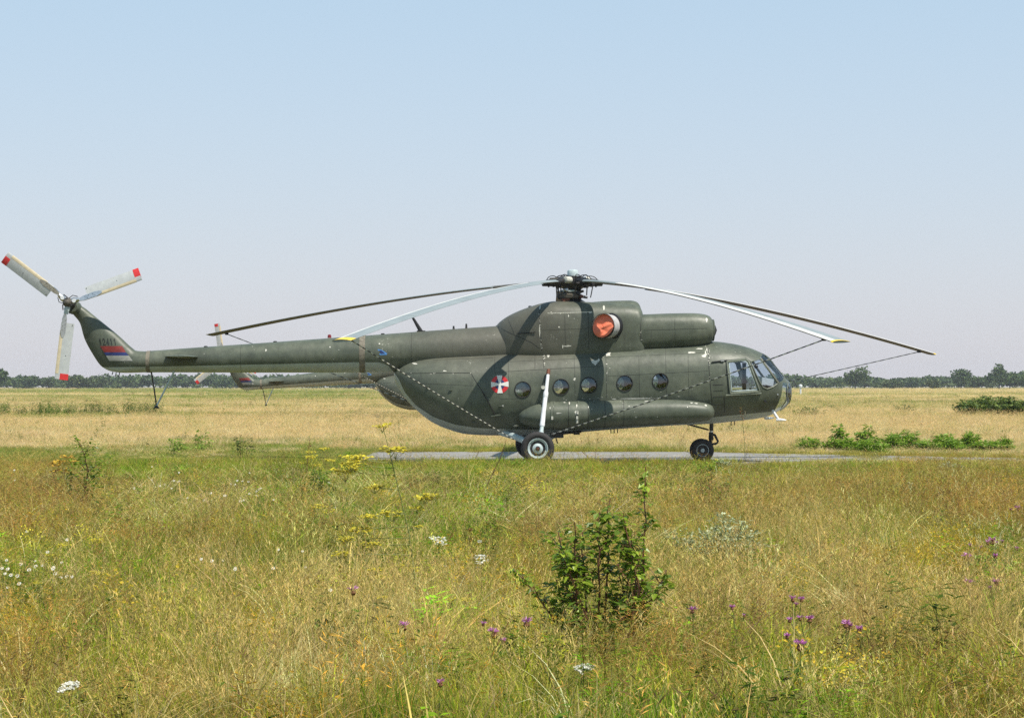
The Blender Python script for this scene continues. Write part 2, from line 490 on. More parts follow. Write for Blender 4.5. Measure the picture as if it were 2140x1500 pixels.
mb = MB(); body.mesh(mb, 110, 72); me = mb.mesh('fuselage'); me.materials.append(M['olive'])
cav = Loft(BODY_T, inset=0.05)
cav.zb = cav.zb + np.interp(cav.x, [L(1608, HY).x, L(1622, HY).x], [0.30, 0.0])   # raised floor up to the pedals, open below the chin window
cm = MB(); cav.mesh(cm, 60, 40, x0=L(1052, HY).x, x1=L(1649, HY).x); cme = cm.mesh('cav'); cme.materials.append(M['interior'])
me = boolean(me, cme)
cm = MB()
for a, b in WIN:
    p = L(a, b, -1.24)
    cm.lathe((p.x, -2.0, p.z), (0, 1, 0), [(0, WR), (4.0, WR)], 36)
for poly in (P_SIDE, P_A, P_B, P_C):
    prism(cm, poly, -2.0, 2.0)
cme = cm.mesh('holes'); cme.materials.append(M['greentint'])
me = boolean(me, cme)
add_belly(me)
fus = link_mesh('fuselage', me, None, H, 32)

# ---- panes cut out of the same curved skin
def clip_pane(poly, name, parent, side=None, inset=-0.012, mat=None):
    """the part of the skin inside a convex photo polygon"""
    mb = MB(); xs = [L(a, HY, -1.1).x for a, b in poly]
    mb.rings([body.ring(float(x), 96, inset) for x in np.linspace(min(xs) - 0.05, min(max(xs) + 0.05, body.x[-1] - 0.001), 50)], False, True)
    bm = bmesh.new(); tmp = mb.mesh(name); bm.from_mesh(tmp)
    ps = [L(a, b, -1.1) for a, b in poly]
    c = sum(ps, Vector()) / len(ps)
    for i in range(len(ps)):
        a, b = ps[i], ps[(i + 1) % len(ps)]
        nn = Vector((b.z - a.z, 0, -(b.x - a.x)))
        if nn.dot(c - a) > 0: nn = -nn
        a2 = a + nn.normalized() * 0.012
        bmesh.ops.bisect_plane(bm, geom=bm.verts[:] + bm.edges[:] + bm.faces[:], plane_co=a2, plane_no=nn, clear_outer=True)
    if side:
        bmesh.ops.bisect_plane(bm, geom=bm.verts[:] + bm.edges[:] + bm.faces[:], plane_co=(0, 0.0, 0), plane_no=(0, -side, 0), clear_outer=True)
    bm.to_mesh(tmp); bm.free()
    return link_mesh(name, tmp, mat or M['glass'], parent, 60)

def frame_loop(poly, name, parent, mat, r=0.016, side=-1, off=0.006, surf=None):
    surf = surf or body
    pts = []
    k = len(poly)
    for i in range(k):
        a, b = poly[i], poly[(i + 1) % k]
        for t in np.linspace(0, 1, 6, endpoint=False):
            p = surf.on(a[0] + (b[0] - a[0]) * t, a[1] + (b[1] - a[1]) * t, off)
            pts.append(Vector((p.x, p.y * (1 if side < 0 else -1), p.z)))
    pts.append(pts[0]); pts.append(pts[1])
    return MB().tube(pts, r, 6, False).build(name, mat, parent)

P_Cpane = [(1638.5, 799.5), (1662, 799.5), (1662, 870), (1621, 866)]
for side in (-1, 1):
    w = clip_pane(P_A, 'windscreen_side_pane', H, side)
    frame_loop(P_A, 'pane_frame', w, M['greentint'], 0.014, side)
clip_pane(P_B, 'windscreen_front_pane', H)
clip_pane(P_Cpane, 'chin_window_pane', H)
# pillars on the centre line and at the edges of the front panes
def nose_line(pts, off=0.0, n=14):
    a = np.array(pts, float); t = np.linspace(0, len(pts) - 1, n)
    return [L(float(np.interp(u, range(len(pts)), a[:, 0])), float(np.interp(u, range(len(pts)), a[:, 1])), off) for u in t]
MB().tube(nose_line([(1602, 744.5), (1618, 763), (1630, 777.5), (1641, 792)]), 0.022, 8).build('windscreen_centre_pillar', M['greentint'], H)
MB().tube(nose_line([(1641, 792), (1647.5, 798), (1651, 804), (1653, 812), (1653.3, 826), (1651, 838), (1641, 850), (1630, 857.5)]), 0.02, 8).build('chin_window_pillar', M['alu'], H)
for s in (-1, 1):
    pts = [body.on(a, b, 0.0) for a, b in [(1591, 749), (1600, 761.5), (1610, 775.5), (1620, 789.5), (1628, 800.5)]]
    MB().tube([(p.x, p.y * -s, p.z) for p in pts], 0.017, 8).build('windscreen_side_pillar', M['beige'], H)
    pts = [body.on(a, b, 0.0) for a, b in [(1646.5, 800), (1646, 812), (1645.5, 826), (1641, 840), (1633, 852)]]
    MB().tube([(p.x, p.y * -s, p.z) for p in pts], 0.012, 8).build('chin_window_rib', M['greentint'], H)

# sliding cockpit window with its heavy frame, one on each side
P_FR = [(1519, 756.5), (1557, 751.5), (1564, 756), (1587.5, 818), (1526, 822)]
for side in (-1, 1):
    w = clip_pane(P_SIDE, 'cockpit_side_window', H, side, 0.004)
    frame_loop(P_FR, 'window_frame', w, M['greentint'], 0.03, side, 0.014)
    frame_loop([(1517, 754), (1558, 749.3), (1567, 755), (1590, 820), (1524, 825)], 'rubber_seal', w, M['black'], 0.013, side, 0.012)
    frame_loop(P_SIDE, 'inner_frame', w, M['hubblue'], 0.013, side, 0.004)
    a, b = [body.on(x, y, 0.03) for x, y in ((1516, 825.5), (1590, 821.5))]
    MB().tube([(q.x, q.y * -side, q.z) for q in (a, b)], 0.02, 6).build('lower_rail', M['greentint'], w)
    pts = [body.on(x, y, 0.02) for x, y in ((1487, 757.5), (1503, 755.5), (1520, 753.5))]
    MB().tube([(q.x, q.y * -side, q.z) for q in pts], 0.016, 6).build('upper_rail', M['black'], w)
    a = body.on(1509, 754.5, 0.03)
    MB().box((a.x, a.y * -side, a.z), (0.09, 0.05, 0.045)).build('latch', M['alu'], w)

# round cabin windows on both sides
for i, (a, b) in enumerate(WIN):
    p = L(a, b, -1.24)
    for side in (-1, 1):
        vs_, fs = [], []
        rr = [(0.0, 1)] + [(f * WR * 1.01, 28) for f in (0.25, 0.5, 0.75, 1.0)]
        ring0 = None
        mbp = MB(); vv = []; ff = []
        vv.append(Vector((p.x, body.side_y(p.x, p.z, side) - side * 0.0, p.z)))
        for q in (0.33, 0.66, 1.0):
            for k in range(28):
                t = 2 * math.pi * k / 28
                x, z = p.x + WR * 1.02 * q * math.cos(t), p.z + WR * 1.02 * q * math.sin(t)
                vv.append(Vector((x, body.side_y(x, z, side) - side * 0.012 + side * 0.022 * (1 - q * q), z)))
        for k in range(28):
            ff.append((0, 1 + k, 1 + (k + 1) % 28))
            for q in range(2):
                o = 1 + q * 28
                ff.append((o + k, o + 28 + k, o + 28 + (k + 1) % 28, o + (k + 1) % 28))
        mbp.add(vv, ff)
        pane = mbp.build('cabin_window', M['glass_round'], H, 60)
        pts = []
        for k in range(33):
            t = 2 * math.pi * k / 32
            x, z = p.x + WR * 1.04 * math.cos(t), p.z + WR * 1.04 * math.sin(t)
            pts.append(Vector((x, body.side_y(x, z, side) + side * 0.004, z)))
        pts.append(pts[1])
        MB().tube(pts, 0.013, 6, False).build('window_ring', M['seam'], pane)

# ---- tail boom and fin
mb = MB(); boom.mesh(mb, 60, 48); me = mb.mesh('tail_boom'); add_belly(me)
link_mesh('tail_boom', me, M['olive'], H)
lead = [(302, 734), (286, 733), (274, 725), (250, 703), (222, 680), (196, 659), (176, 643), (163, 636)]
trail = [(302, 778), (262, 779), (236, 776.5), (214, 767), (192, 737), (176, 706), (167, 675), (152, 656)]
hws = [0.275, 0.27, 0.26, 0.235, 0.205, 0.18, 0.165, 0.15]
t8 = np.arange(8.0); tq = np.linspace(0, 7, 36)
lx = pchip(t8, [p[0] for p in lead], tq); lz = pchip(t8, [p[1] for p in lead], tq)
tx = pchip(t8, [p[0] for p in trail], tq); tz = pchip(t8, [p[1] for p in trail], tq)
hq = pchip(t8, hws, tq)
rings = []
for i in range(36):
    a, b = L(float(lx[i]), float(lz[i])), L(float(tx[i]), float(tz[i]))
    c, v = (a + b) / 2, (a - b) / 2
    rr = []
    blunt = min(1.0, i / 10)
    for k in range(40):
        q = 2 * math.pi * k / 40
        cq, sq = math.cos(q), math.sin(q)
        # blunt leading edge, thinner trailing edge up the fin
        th = float(hq[i]) * (1 - 0.42 * blunt * (0.5 - 0.5 * cq))
        rr.append(c + v * cq + Vector((0, th * sq, 0)))
    rings.append(rr)
me = MB().rings(rings).mesh('tail_fin'); add_belly(me)
fin = link_mesh('tail_fin', me, M['olive'], H)
_finT = [(np.array([p.x, p.z]), float(h)) for p, h in ((L(float(lx[i]), float(lz[i])), hq[i]) for i in range(36))]
def fin_y(px, py):
    # starboard surface of the fin at a photo point: nearest section line
    p = L(px, py, -0.2); best = None
    for i in range(36):
        a, b = L(float(lx[i]), float(lz[i])), L(float(tx[i]), float(tz[i]))
        ab = b - a; t = max(0, min(1, (p - a).dot(ab) / ab.length_squared))
        d = ((a + ab * t) - Vector((p.x, 0, p.z))).length
        if best is None or d < best[0]:
            cq = 1 - 2 * t
            th = float(hq[i]) * (1 - 0.42 * min(1.0, i / 10) * (0.5 - 0.5 * cq))
            best = (d, th * math.sqrt(max(0, 1 - cq * cq)))
    return -best[1]
def fin_patch(poly, name, mat, parent, off=0.006, nx=8, ny=3):
    """four-cornered painted patch lying on the fin"""
    vv, ff = [], []
    (a, b, c, d) = [np.array(q, float) for q in poly]
    for j in range(ny + 1):
        for i in range(nx + 1):
            u, v = i / nx, j / ny
            q = (a * (1 - u) + b * u) * (1 - v) + (d * (1 - u) + c * u) * v
            vv.append(L(q[0], q[1], fin_y(q[0], q[1]) - off))
    for j in range(ny):
        for i in range(nx):
            k = j * (nx + 1) + i
            ff.append((k, k + 1, k + nx + 2, k + nx + 1))
    return MB().add(vv, ff).build(name, mat, parent)
flag = fin_patch([(209, 723), (255.5, 723), (263, 736), (217.5, 736)], 'flag_marking', M['flagred'], H)
fin_patch([(216.5, 736), (263, 736), (269.5, 743), (221.5, 743)], 'blue_stripe', M['flagblue'], flag)
fin_patch([(221.5, 743), (269.5, 743), (277.5, 754), (228.5, 754)], 'white_stripe', M['flagwhite'], flag)
# serial number: strokes of digits 1 2 4 1 1 in black above the flag
DIG = {'1': [[(0.15, 0.75), (0.5, 1), (0.5, 0)]],
       '2': [[(0, 0.75), (0.15, 0.97), (0.6, 1), (0.9, 0.8), (0.85, 0.55), (0, 0.0), (0.95, 0.0)]],
       '4': [[(0.7, 0), (0.7, 1), (0, 0.3), (1, 0.3)]]}
num = None
for k, ch in enumerate('12411'):
    mbd = MB()
    for line in DIG[ch]:
        pp = []
        for (u, v) in line:
            qx, qy = 207.5 + k * 7.6 + u * 4.6 - 2.0 * v + 1, 720.5 - v * 12.5
            pp.append(L(qx, qy, fin_y(qx, qy) - 0.004))
        for a, b in zip(pp, pp[1:]):
            d = (b - a).normalized(); s_ = Vector((-d.z, 0, d.x)) * 0.011
            d = d * 0.009
            mbd.add([a - d + s_, a - d - s_, b + d - s_, b + d + s_], [(0, 1, 2, 3)])
    o = mbd.build('serial_digit', M['serial'], fin if num is None else fin, smooth=False)
    num = o

# sealing bands where the boom sections join
for a, b in ((752, 764), (307, 315)):
    x0, x1 = L(a, HY).x, L(b, HY).x
    MB().rings([boom.ring(float(x), 48, 0.006) for x in np.linspace(x0, x1, 4)], False, False).build('joint_band', M['beige'], H)
for a in (505, 860):
    x0 = L(a, HY).x
    MB().rings([boom.ring(float(x), 48, 0.0022) for x in (x0, x0 + 0.006)], False, False).build('boom_seam', M['seam'], H)
# stabiliser
for side in (-1, 1):
    rr = []
    for s_, ch, z0 in ((0.0, 0.86, 0), (0.4, 0.80, 0), (1.3, 0.62, 0), (1.36, 0.5, 0)):
        c = L(388, 746, 0); sec = []
        for k in range(20):
            q = 2 * math.pi * k / 20
            sec.append(Vector((c.x - 0.06 + ch * 0.5 * math.cos(q), side * (0.15 + s_), c.z + z0 + 0.055 * math.sin(q) * (0.55 + 0.45 * math.cos(q)) * (1 if s_ < 1.33 else .4))))
        rr.append(sec)
    MB().rings(rr).build('stabiliser', M['olive'], H)
# tail bumper
tk = empty('tail_bumper', parent=H)
ft = L(327, 849, 0)
MB().tube([L(316, 776, -0.05), L(322, 812, -0.02), ft], [0.022, 0.02, 0.018], 8).build('strut', M['darksteel'], tk)
MB().tube([L(364, 776, -0.12), ft], [0.026, 0.022], 8).build('strut', M['hubblue'], tk)
MB().tube([L(364, 776, 0.12), ft], [0.026, 0.022], 8).build('strut', M['hubblue'], tk)
MB().lathe(ft + Vector((0, 0, -0.05)), (0, 0, 1), [(0, 0.07), (0.02, 0.08), (0.045, 0.05), (0.07, 0.03)], 14).build('foot', M['darksteel'], tk)
# small aerials under and behind the fin
for a, b, c, d in ((236, 777, 234, 783), (243, 778, 241, 787), (250, 778, 248, 789), (216, 757, 208, 755.5)):
    MB().tube([L(a, b), L(c, d)], 0.012, 6).build('static_discharger', M['darksteel'], H)

# ---- engine deck
mb = MB(); cowl.mesh(mb, 60, 56); me = mb.mesh('engine_cowling')
link_mesh('engine_cowling', me, M['olive'], H)
NAC_T = [(1325, 658.5, 738, 0.44, 2.9), (1345, 658, 737, 0.46, 2.8), (1400, 656, 734, 0.47, 2.7), (1440, 655.5, 730, 0.46, 2.6), (1462, 657, 726, 0.44, 2.5),
         (1476, 661, 720, 0.40, 2.3), (1482.5, 667, 715, 0.34, 2.2), (1484.5, 673, 711, 0.29, 2.1)]
fan = Loft([(1225, 632.5, 690, 0.50, 2.6), (1260, 629.5, 690, 0.53, 2.6), (1315, 628, 690, 0.53, 2.6), (1330, 631, 690, 0.50, 2.5), (1337, 640, 690, 0.44, 2.4), (1340.6, 655, 690, 0.34, 2.2)])
mb = MB(); fan.mesh(mb, 30, 40); link_mesh('fan_fairing', mb.mesh('fan_fairing'), M['olive'], H)
for side in (-1, 1):
    nac = Loft(NAC_T, 0.0, side * 0.425)
    mb = MB(); nac.mesh(mb, 44, 44)
    na = link_mesh('engine_nacelle', mb.mesh('engine_nacelle'), M['olive'], H)
    c = L(1485, 691); c.y = side * 0.425
    MB().lathe((c.x - 0.02, c.y, c.z), (1, 0, 0), [(0, 0.26), (0.03, 0.285), (0.05, 0.27), (0.03, 0.23), (-0.05, 0.2)], 28, False).build('intake_lip', M['olive'], na)
    MB().lathe((c.x - 0.02, c.y, c.z), (1, 0, 0), [(0, 0.24), (0.015, 0.23), (0.09, 0.12), (0.13, 0.01)], 28).build('intake_dark_disc', M['seat'], na)  # black disc painted in for the shaded hollow of the intake
    if side < 0:
        nearnac = nac
    # exhaust pipe with its red cover
    e0, e1 = L(1276, 682, -0.78), L(1261, 681, -1.13)
    e0.y *= -side; e1.y *= -side
    ax = (e1 - e0).normalized(); ln = (e1 - e0).length
    ex = MB().lathe(e0, ax, [(-0.1, 0.30), (0, 0.30), (ln * 0.45, 0.298), (ln * 0.5, 0.305), (ln - 0.02, 0.305), (ln, 0.312), (ln + 0.006, 0.305), (ln - 0.05, 0.293), (-0.1, 0.28)], 40, False).build('exhaust_pipe', M['pipewhite'], H)
    MB().lathe(e0, ax, [(-0.05, 0.33), (0.02, 0.345), (0.06, 0.335), (0.07, 0.30)], 40, False).build('exhaust_collar', M['black'], ex)
    MB().lathe(e0 + ax * (ln - 0.015), ax, [(0.012, 0.300), (0.02, 0.317), (0.03, 0.312)], 40, False).build('exhaust_rim', M['black'], ex)
    # wrinkled canvas
    u = Vector((0, 0, 1)); u = (u - ax * u.dot(ax)).normalized(); w_ = ax.cross(u)
    rng = random.Random(4)
    vv = [e1 + ax * -0.05]; ff = []
    ph = [(rng.uniform(0, 6.28), rng.uniform(5, 13), rng.uniform(-9, 9), rng.uniform(.004, .012)) for _ in range(7)]
    K = 48
    for q in range(1, 13):
        for k in range(K):
            t = 2 * math.pi * k / K; r_ = 0.293 * q / 12
            a_, b_ = r_ * math.cos(t), r_ * math.sin(t)
            dz = sum(A * abs(math.sin(f1 * 2.2 * a_ + f2 * 1.5 * b_ + p_)) for p_, f1, f2, A in ph) * (1 - (q / 12) ** 4)
            dz += 0.45 * max(0, 0.11 - abs(b_ * 0.75 + a_ * 0.8 + 0.05)) * (1 - (q / 12) ** 2) + 0.35 * max(0, 0.08 - abs(b_ * 0.3 - a_ + 0.12)) * (1 - (q / 12) ** 2) - 0.12 * a_ * (1 - (q / 12) ** 3)
            vv.append(e1 + u * a_ + w_ * b_ + ax * (dz * 1.3 + 0.005 - 0.05 * (1 - (q / 12) ** 2) - 0.34 * a_))
    for k in range(K):
        ff.append((0, 1 + k, 1 + (k + 1) % K))
        for q in range(11):
            o = 1 + q * K
            ff.append((o + k, o + K + k, o + K + (k + 1) % K, o + (k + 1) % K))
    MB().add(vv, ff).build('exhaust_cover', M['cover'], ex, 25)
    MB().box(e1 + u * -0.20 + w_ * (0.14 if side < 0 else -.14) + ax * 0.03, (0.07, 0.03, 0.07)).build('cover_tag', M['beige'], ex)

# ---- raised and recessed lines on the skin
def ribbon(surf, pts, w, mat, name='panel_seam', parent=None, off=0.0025, step=6.0):
    q = []
    for (a, b), (c, d) in zip(pts, pts[1:]):
        n_ = max(1, int(math.hypot(c - a, d - b) / step))
        for i in range(n_):
            q.append((a + (c - a) * i / n_, b + (d - b) * i / n_))
    q.append(pts[-1])
    P = [surf.on(a, b, off) for a, b in q]
    vv, ff = [], []
    for i, p in enumerate(P):
        t = (P[min(i + 1, len(P) - 1)] - P[max(i - 1, 0)]).normalized()
        zz = Vector((0, -1, 0))
        e = 0.01
        s_ = t.cross(zz).normalized() * w / 2
        a, b = p + s_, p - s_
        vv += [a, b]
    for i in range(len(P) - 1):
        ff.append((2 * i, 2 * i + 1, 2 * i + 3, 2 * i + 2))
    return MB().add(vv, ff).build(name, mat, parent or H)

S = M['seam']
ribbon(body, [(1479.5, 720), (1481, 760), (1484, 800), (1487.5, 836), (1489, 868)], 0.016, S)
ribbon(body, [(842, 780.5), (900, 780), (984, 779.5), (990, 790), (1012, 824), (1035, 866)], 0.018, S)
ribbon(body, [(1487, 862), (1500, 862)], 0.01, S)
ribbon(body, [(1513, 826), (1514, 862)], 0.018, S)
ribbon(body, [(1034, 740), (1034, 778), (1150, 771), (1260, 765)], 0.008, S)
ribbon(body, [(1118, 737), (1118, 770)], 0.010, S)
ribbon(body, [(1135, 738), (1137, 775)], 0.012, S)
ribbon(body, [(1266, 735), (1268, 830)], 0.008, S)
ribbon(body, [(1391, 728), (1393, 832)], 0.008, S)
ribbon(body, [(1270, 786), (1480, 775)], 0.006, S)
for yy in (804.5, 817, 829, 846):
    ribbon(body, [(1490, yy), (1511, yy - 1)], 0.016 if yy in (804.5, 846) else 0.012, S, 'step_slot')
for a, w in ((1062, .007), (1200, .006), (1335, .007), (1438, .006)):
    ribbon(body, [(a, 745), (a + 2, 830)], w, S)
ribbon(body, [(1040, 757), (1478, 737)], 0.005, S); ribbon(body, [(1045, 834), (1085, 832)], 0.006, S)
ribbon(body, [(905, 752), (1030, 748)], 0.006, S); ribbon(body, [(860, 800), (990, 806)], 0.005, S)
ribbon(cowl, [(1180, 658), (1182, 728)], 0.006, S); ribbon(cowl, [(1135, 690), (1228, 686)], 0.005, S)
ribbon(nearnac, [(1345, 690), (1478, 686)], 0.006, S); ribbon(nearnac, [(1410, 662), (1411, 715)], 0.006, S)
# cowling lines
ribbon(cowl, [(1127, 648), (1127, 660), (1130, 700), (1133, 732)], 0.016, S)
ribbon(cowl, [(1144, 654.5), (1190, 653.5), (1236, 652)], 0.022, M['scuff'], 'cowl_edge_strip')
ribbon(cowl, [(1228, 645), (1229, 655), (1230, 700), (1231, 730)], 0.012, S)
ribbon(cowl, [(1060, 663), (1075, 697)], 0.012, S)
ribbon(cowl, [(1036, 680), (1060, 693), (1110, 715), (1128, 728)], 0.010, S)
ribbon(body, [(1034, 742), (1090, 737.5), (1133, 734.0)], 0.03, S, 'deck_joint')
ribbon(body, [(1133, 734.5), (1230, 729.5)], 0.022, S, 'deck_joint')
ribbon(body, [(1230, 729.5), (1300, 725.5), (1400, 721), (1482, 716)], 0.024, S, 'deck_joint')
ribbon(body, [(1160, 735), (1225, 731.5)], 0.022, M['scuff'], 'worn_edge', off=0.004)
ribbon(body, [(1290, 728), (1345, 724.5)], 0.018, M['scuff'], 'worn_edge', off=0.004)
ribbon(body, [(1420, 721.5), (1466, 718.5)], 0.018, M['scuff'], 'worn_edge', off=0.004)
ribbon(nearnac, [(1338, 662), (1339, 700), (1340, 713)], 0.014, S)
# bare metal scars, plus sun glints painted on the roof front
rng = random.Random(11)
def scar_glint(surf, px, py, w, h, name='scar_or_glint', mat=None, parent=None):
    k = 9; vv = []
    for i in range(k):
        t = 2 * math.pi * i / k; r_ = rng.uniform(0.6, 1.5)
        vv.append(surf.on(px + w * r_ * math.cos(t), py + h * r_ * math.sin(t), 0.004))
    return MB().add(vv, [tuple(range(k))]).build(name, mat or M['scuff'], parent or H, smooth=False)
for s_, a, b, w, h in ((cowl, 1176, 724, 1.2, 3.5), (cowl, 1185, 723.5, 7, 1.6), (cowl, 1188, 660, 1.0, 3.5), (cowl, 1128, 690, 1.4, 12), (cowl, 1168, 683, 1.6, 1.6),
                       (cowl, 1128.5, 642, 1.5, 4), (body, 1141.5, 738.5, 2.2, 3.0), (body, 1145.5, 744, 2.4, 4.4), (body, 1270.5, 740.5, 5.5, 4.0), (body, 1243, 757, 6, 5),
                       (body, 1251, 752, 3, 3), (body, 1476, 733, 3, 9), (body, 1471, 744, 3.4, 3), (body, 1462, 729, 6, 1.6), (body, 1444, 737, 9, 1.6),  # marks after the first put the roof's highlights into the colour
                       (body, 1283, 833.5, 5, 1.6), (body, 1340, 832.5, 34, 1.2), (body, 1201, 792, 2.6, 2.6), (body, 1051, 848, 1.8, 1.8), (body, 1078, 889, 4, 1.6),
                       (cowl, 1262, 644, 2, 4), (fan, 1302, 643, 7, 2.2), (nearnac, 1477, 668, 2, 5), (boom, 556, 732, 1.6, 2.4), (boom, 690, 725, 1.4, 1.4),
                       (boom, 793, 718, 1.6, 1.0), (body, 868, 760, 5.5, 1.6), (body, 930, 775, 4, 1.2), (body, 1557, 864, 1.2, 6)):
    scar_glint(s_, a, b, w, h)
for s_, lst in ((body, 26), (cowl, 12), (boom, 10)):
    for _ in range(lst):
        if s_ is body: a, b = rng.uniform(900, 1500), rng.uniform(745, 850)
        elif s_ is cowl: a, b = rng.uniform(1130, 1320), rng.uniform(658, 725)
        else: a, b = rng.uniform(420, 1020), 0
        if s_ is boom: b = rng.uniform(735 - (a - 300) * 0.055, 752)
        if any(math.hypot(a - x, b - y) < 22 for x, y in WIN): continue
        scar_glint(s_, a, b, rng.uniform(0.4, 1.1), rng.uniform(0.3, 0.6))
# chips gathered along the panel edges
for s_, line, cnt in ((cowl, [(1128, 655), (1131, 728)], 14), (body, [(1136, 738), (1138, 772)], 10), (body, [(1140, 735), (1260, 729)], 16), (body, [(1260, 729), (1478, 717)], 22), (body, [(1480, 722), (1484, 790)], 12),
                      (body, [(1150, 834), (1440, 828)], 14), (cowl, [(1145, 655), (1236, 653)], 10), (nearnac, [(1338, 664), (1340, 712)], 8), (body, [(1034, 741), (1130, 735)], 8), (body, [(842, 780), (985, 780)], 6),
                      (body, [(1517, 826), (1588, 822)], 6), (body, [(1268, 740), (1268, 800)], 5), (fan, [(1250, 640), (1330, 640)], 6)):
    for _ in range(cnt):
        t = rng.random(); scar_glint(s_, line[0][0] + (line[1][0] - line[0][0]) * t + rng.gauss(0, 1.2), line[0][1] + (line[1][1] - line[0][1]) * t + rng.gauss(0, 1.0), rng.uniform(0.4, 1.9), rng.uniform(0.3, 0.9))
# blue marking on the boom
mk = MB().add([boom.on(*q, 0.004) for q in ((789, 729.5), (798, 731), (809, 738), (808, 741.5), (794, 741.8))], [(0, 1, 2, 3, 4)]).build('blue_marking', M['lightblue'], H, smooth=False)
MB().add([boom.on(*q, 0.007) for q in ((792.5, 731.8), (797.5, 732.8), (805, 738.3), (796, 738.8))], [(0, 1, 2, 3)]).build('marking_centre', M['flagblue'], mk, smooth=False)

# roundel: red disc, dark blue centre, white cross with flared arms
def disc(px, py, r, off, name, mat, parent):
    vv = [body.on(px, py, off)]
    vv += [body.on(px + r * math.cos(2 * math.pi * k / 40), py + r * math.sin(2 * math.pi * k / 40), off) for k in range(40)]
    return MB().add(vv, [(0, 1 + k, 1 + (k + 1) % 40) for k in range(40)]).build(name, mat, parent, 60)
rd = disc(1044.5, 803, 18.6, 0.004, 'roundel', M['roundred'], H)
disc(1044.5, 803, 10.5, 0.0065, 'roundel_centre', M['roundblue'], rd)
mbx = MB()
for k in range(4):
    t = math.pi / 2 * k + R(-1.5)
    pts = []
    for r_, s_ in ((0, 2.4), (4.5, 2.4), (18.4, 5.9)):
        pts.append([(1044.5 + r_ * math.cos(t) + e * s_ * -math.sin(t), 803 + r_ * math.sin(t) + e * s_ * math.cos(t)) for e in (-1, 0, 1)])
    vv = [body.on(*q, 0.009 + 0.0004 * k) for row in pts for q in row]
    mbx.add(vv, [(0, 1, 4, 3), (1, 2, 5, 4), (3, 4, 7, 6), (4, 5, 8, 7)])
mbx.build('roundel_cross', M['roundwhite'], rd, 60)

# aerials and lamps on the spine
MB().tube([L(880, 693), L(861, 661)], [0.055, 0.028], 8, sy=0.35).build('blade_aerial', M['black'], H)
MB().box(L(880, 692), (0.22, 0.14, 0.03)).build('aerial_base', M['black'], H)
for a, b, t in ((948, 688, 681), (974.5, 686, 676.5)):
    MB().tube([L(a, b), L(a, t)], [0.03, 0.022], 8).build('small_aerial', M['darksteel'], H)
MB().lathe(L(688.5, 706), (0, 0, 1), [(0, 0.05), (0.045, 0.05), (0.08, 0.038), (0.09, 0.01)], 16).build('beacon_lamp', M['redglass'], H)
for a in (430, 575, 800, 1108):
    p = L(a, 0); zz = boom.at(p.x)[0] if a < 1000 else cowl.at(p.x)[0]
    MB().lathe((p.x, 0, zz - 0.02), (0, 0, 1), [(0, 0.05), (0.035, 0.05), (0.045, 0.03)], 12).build('spine_stud', M['darksteel'], H)
# hinge rods
a, b = cowl.on(1080, 697, 0.02), cowl.on(1119, 694.5, 0.02)
MB().tube([a, b], 0.011, 6).build('cowl_stay', M['black'], H)
pts = [body.on(x, y, 0.02) for x, y in ((1008, 818), (1022, 842), (1034, 866))]
MB().tube(pts, 0.012, 6).build('door_stay', M['darksteel'], H)
MB().tube([body.on(1026, 869, 0.02), body.on(1046, 866, 0.03)], 0.022, 6).build('door_hinge', M['olive'], H)
for a, b in ((942, 815), (895, 808), (1046, 848), (990, 882)):
    MB().box(body.on(a, b, 0.01), (0.08, 0.04, 0.025)).build('door_latch', M['olive'], H)
# nose fittings
MB().box(body.on(1599, 838, 0.01), (0.06, 0.05, 0.05)).build('nose_socket', M['black'], H)
MB().lathe(body.on(1625, 825, -0.01), (0.4, -1, 0), [(0, 0.02), (0.025, 0.02), (0.03, 0.01)], 10).build('nose_stud', M['alu'], H)
MB().lathe(body.on(1579, 766, -0.01), (0.3, -1, 0.1), [(0, 0.035), (0.08, 0.04), (0.09, 0.02)], 10).build('rear_mirror_mount', M['black'], H)
for y, top, bot, tip in ((-0.62, (1611.5, 853), (1627, 876.5), (1643, 877.8)), (0.62, (1598, 868), (1602, 873.5), (1618, 873))):
    pt = empty('pitot_tube', parent=H)
    a, b, c = L(*top, y), L(*bot, y * 1.12), L(*tip, y * 1.12)
    MB().tube([a, b], [0.033, 0.036], 10).build('mast', M['whitepaint'], pt)
    MB().tube([b + Vector((-0.06, 0, -0.01)), b + Vector((0.05, 0, -0.005)), c], [0.03, 0.036, 0.014], 10).build('probe', M['whitepaint'], pt)
for a in (1527, 1534, 1283, 1290, 1276):
    zt, zb, hw, n = body.at(L(a, 0).x)
    p = L(a, 0); MB().tube([(p.x, -0.1, zb + 0.03), (p.x, -0.1, zb - 0.10)], 0.012, 6).build('belly_aerial', M['darksteel'], H)

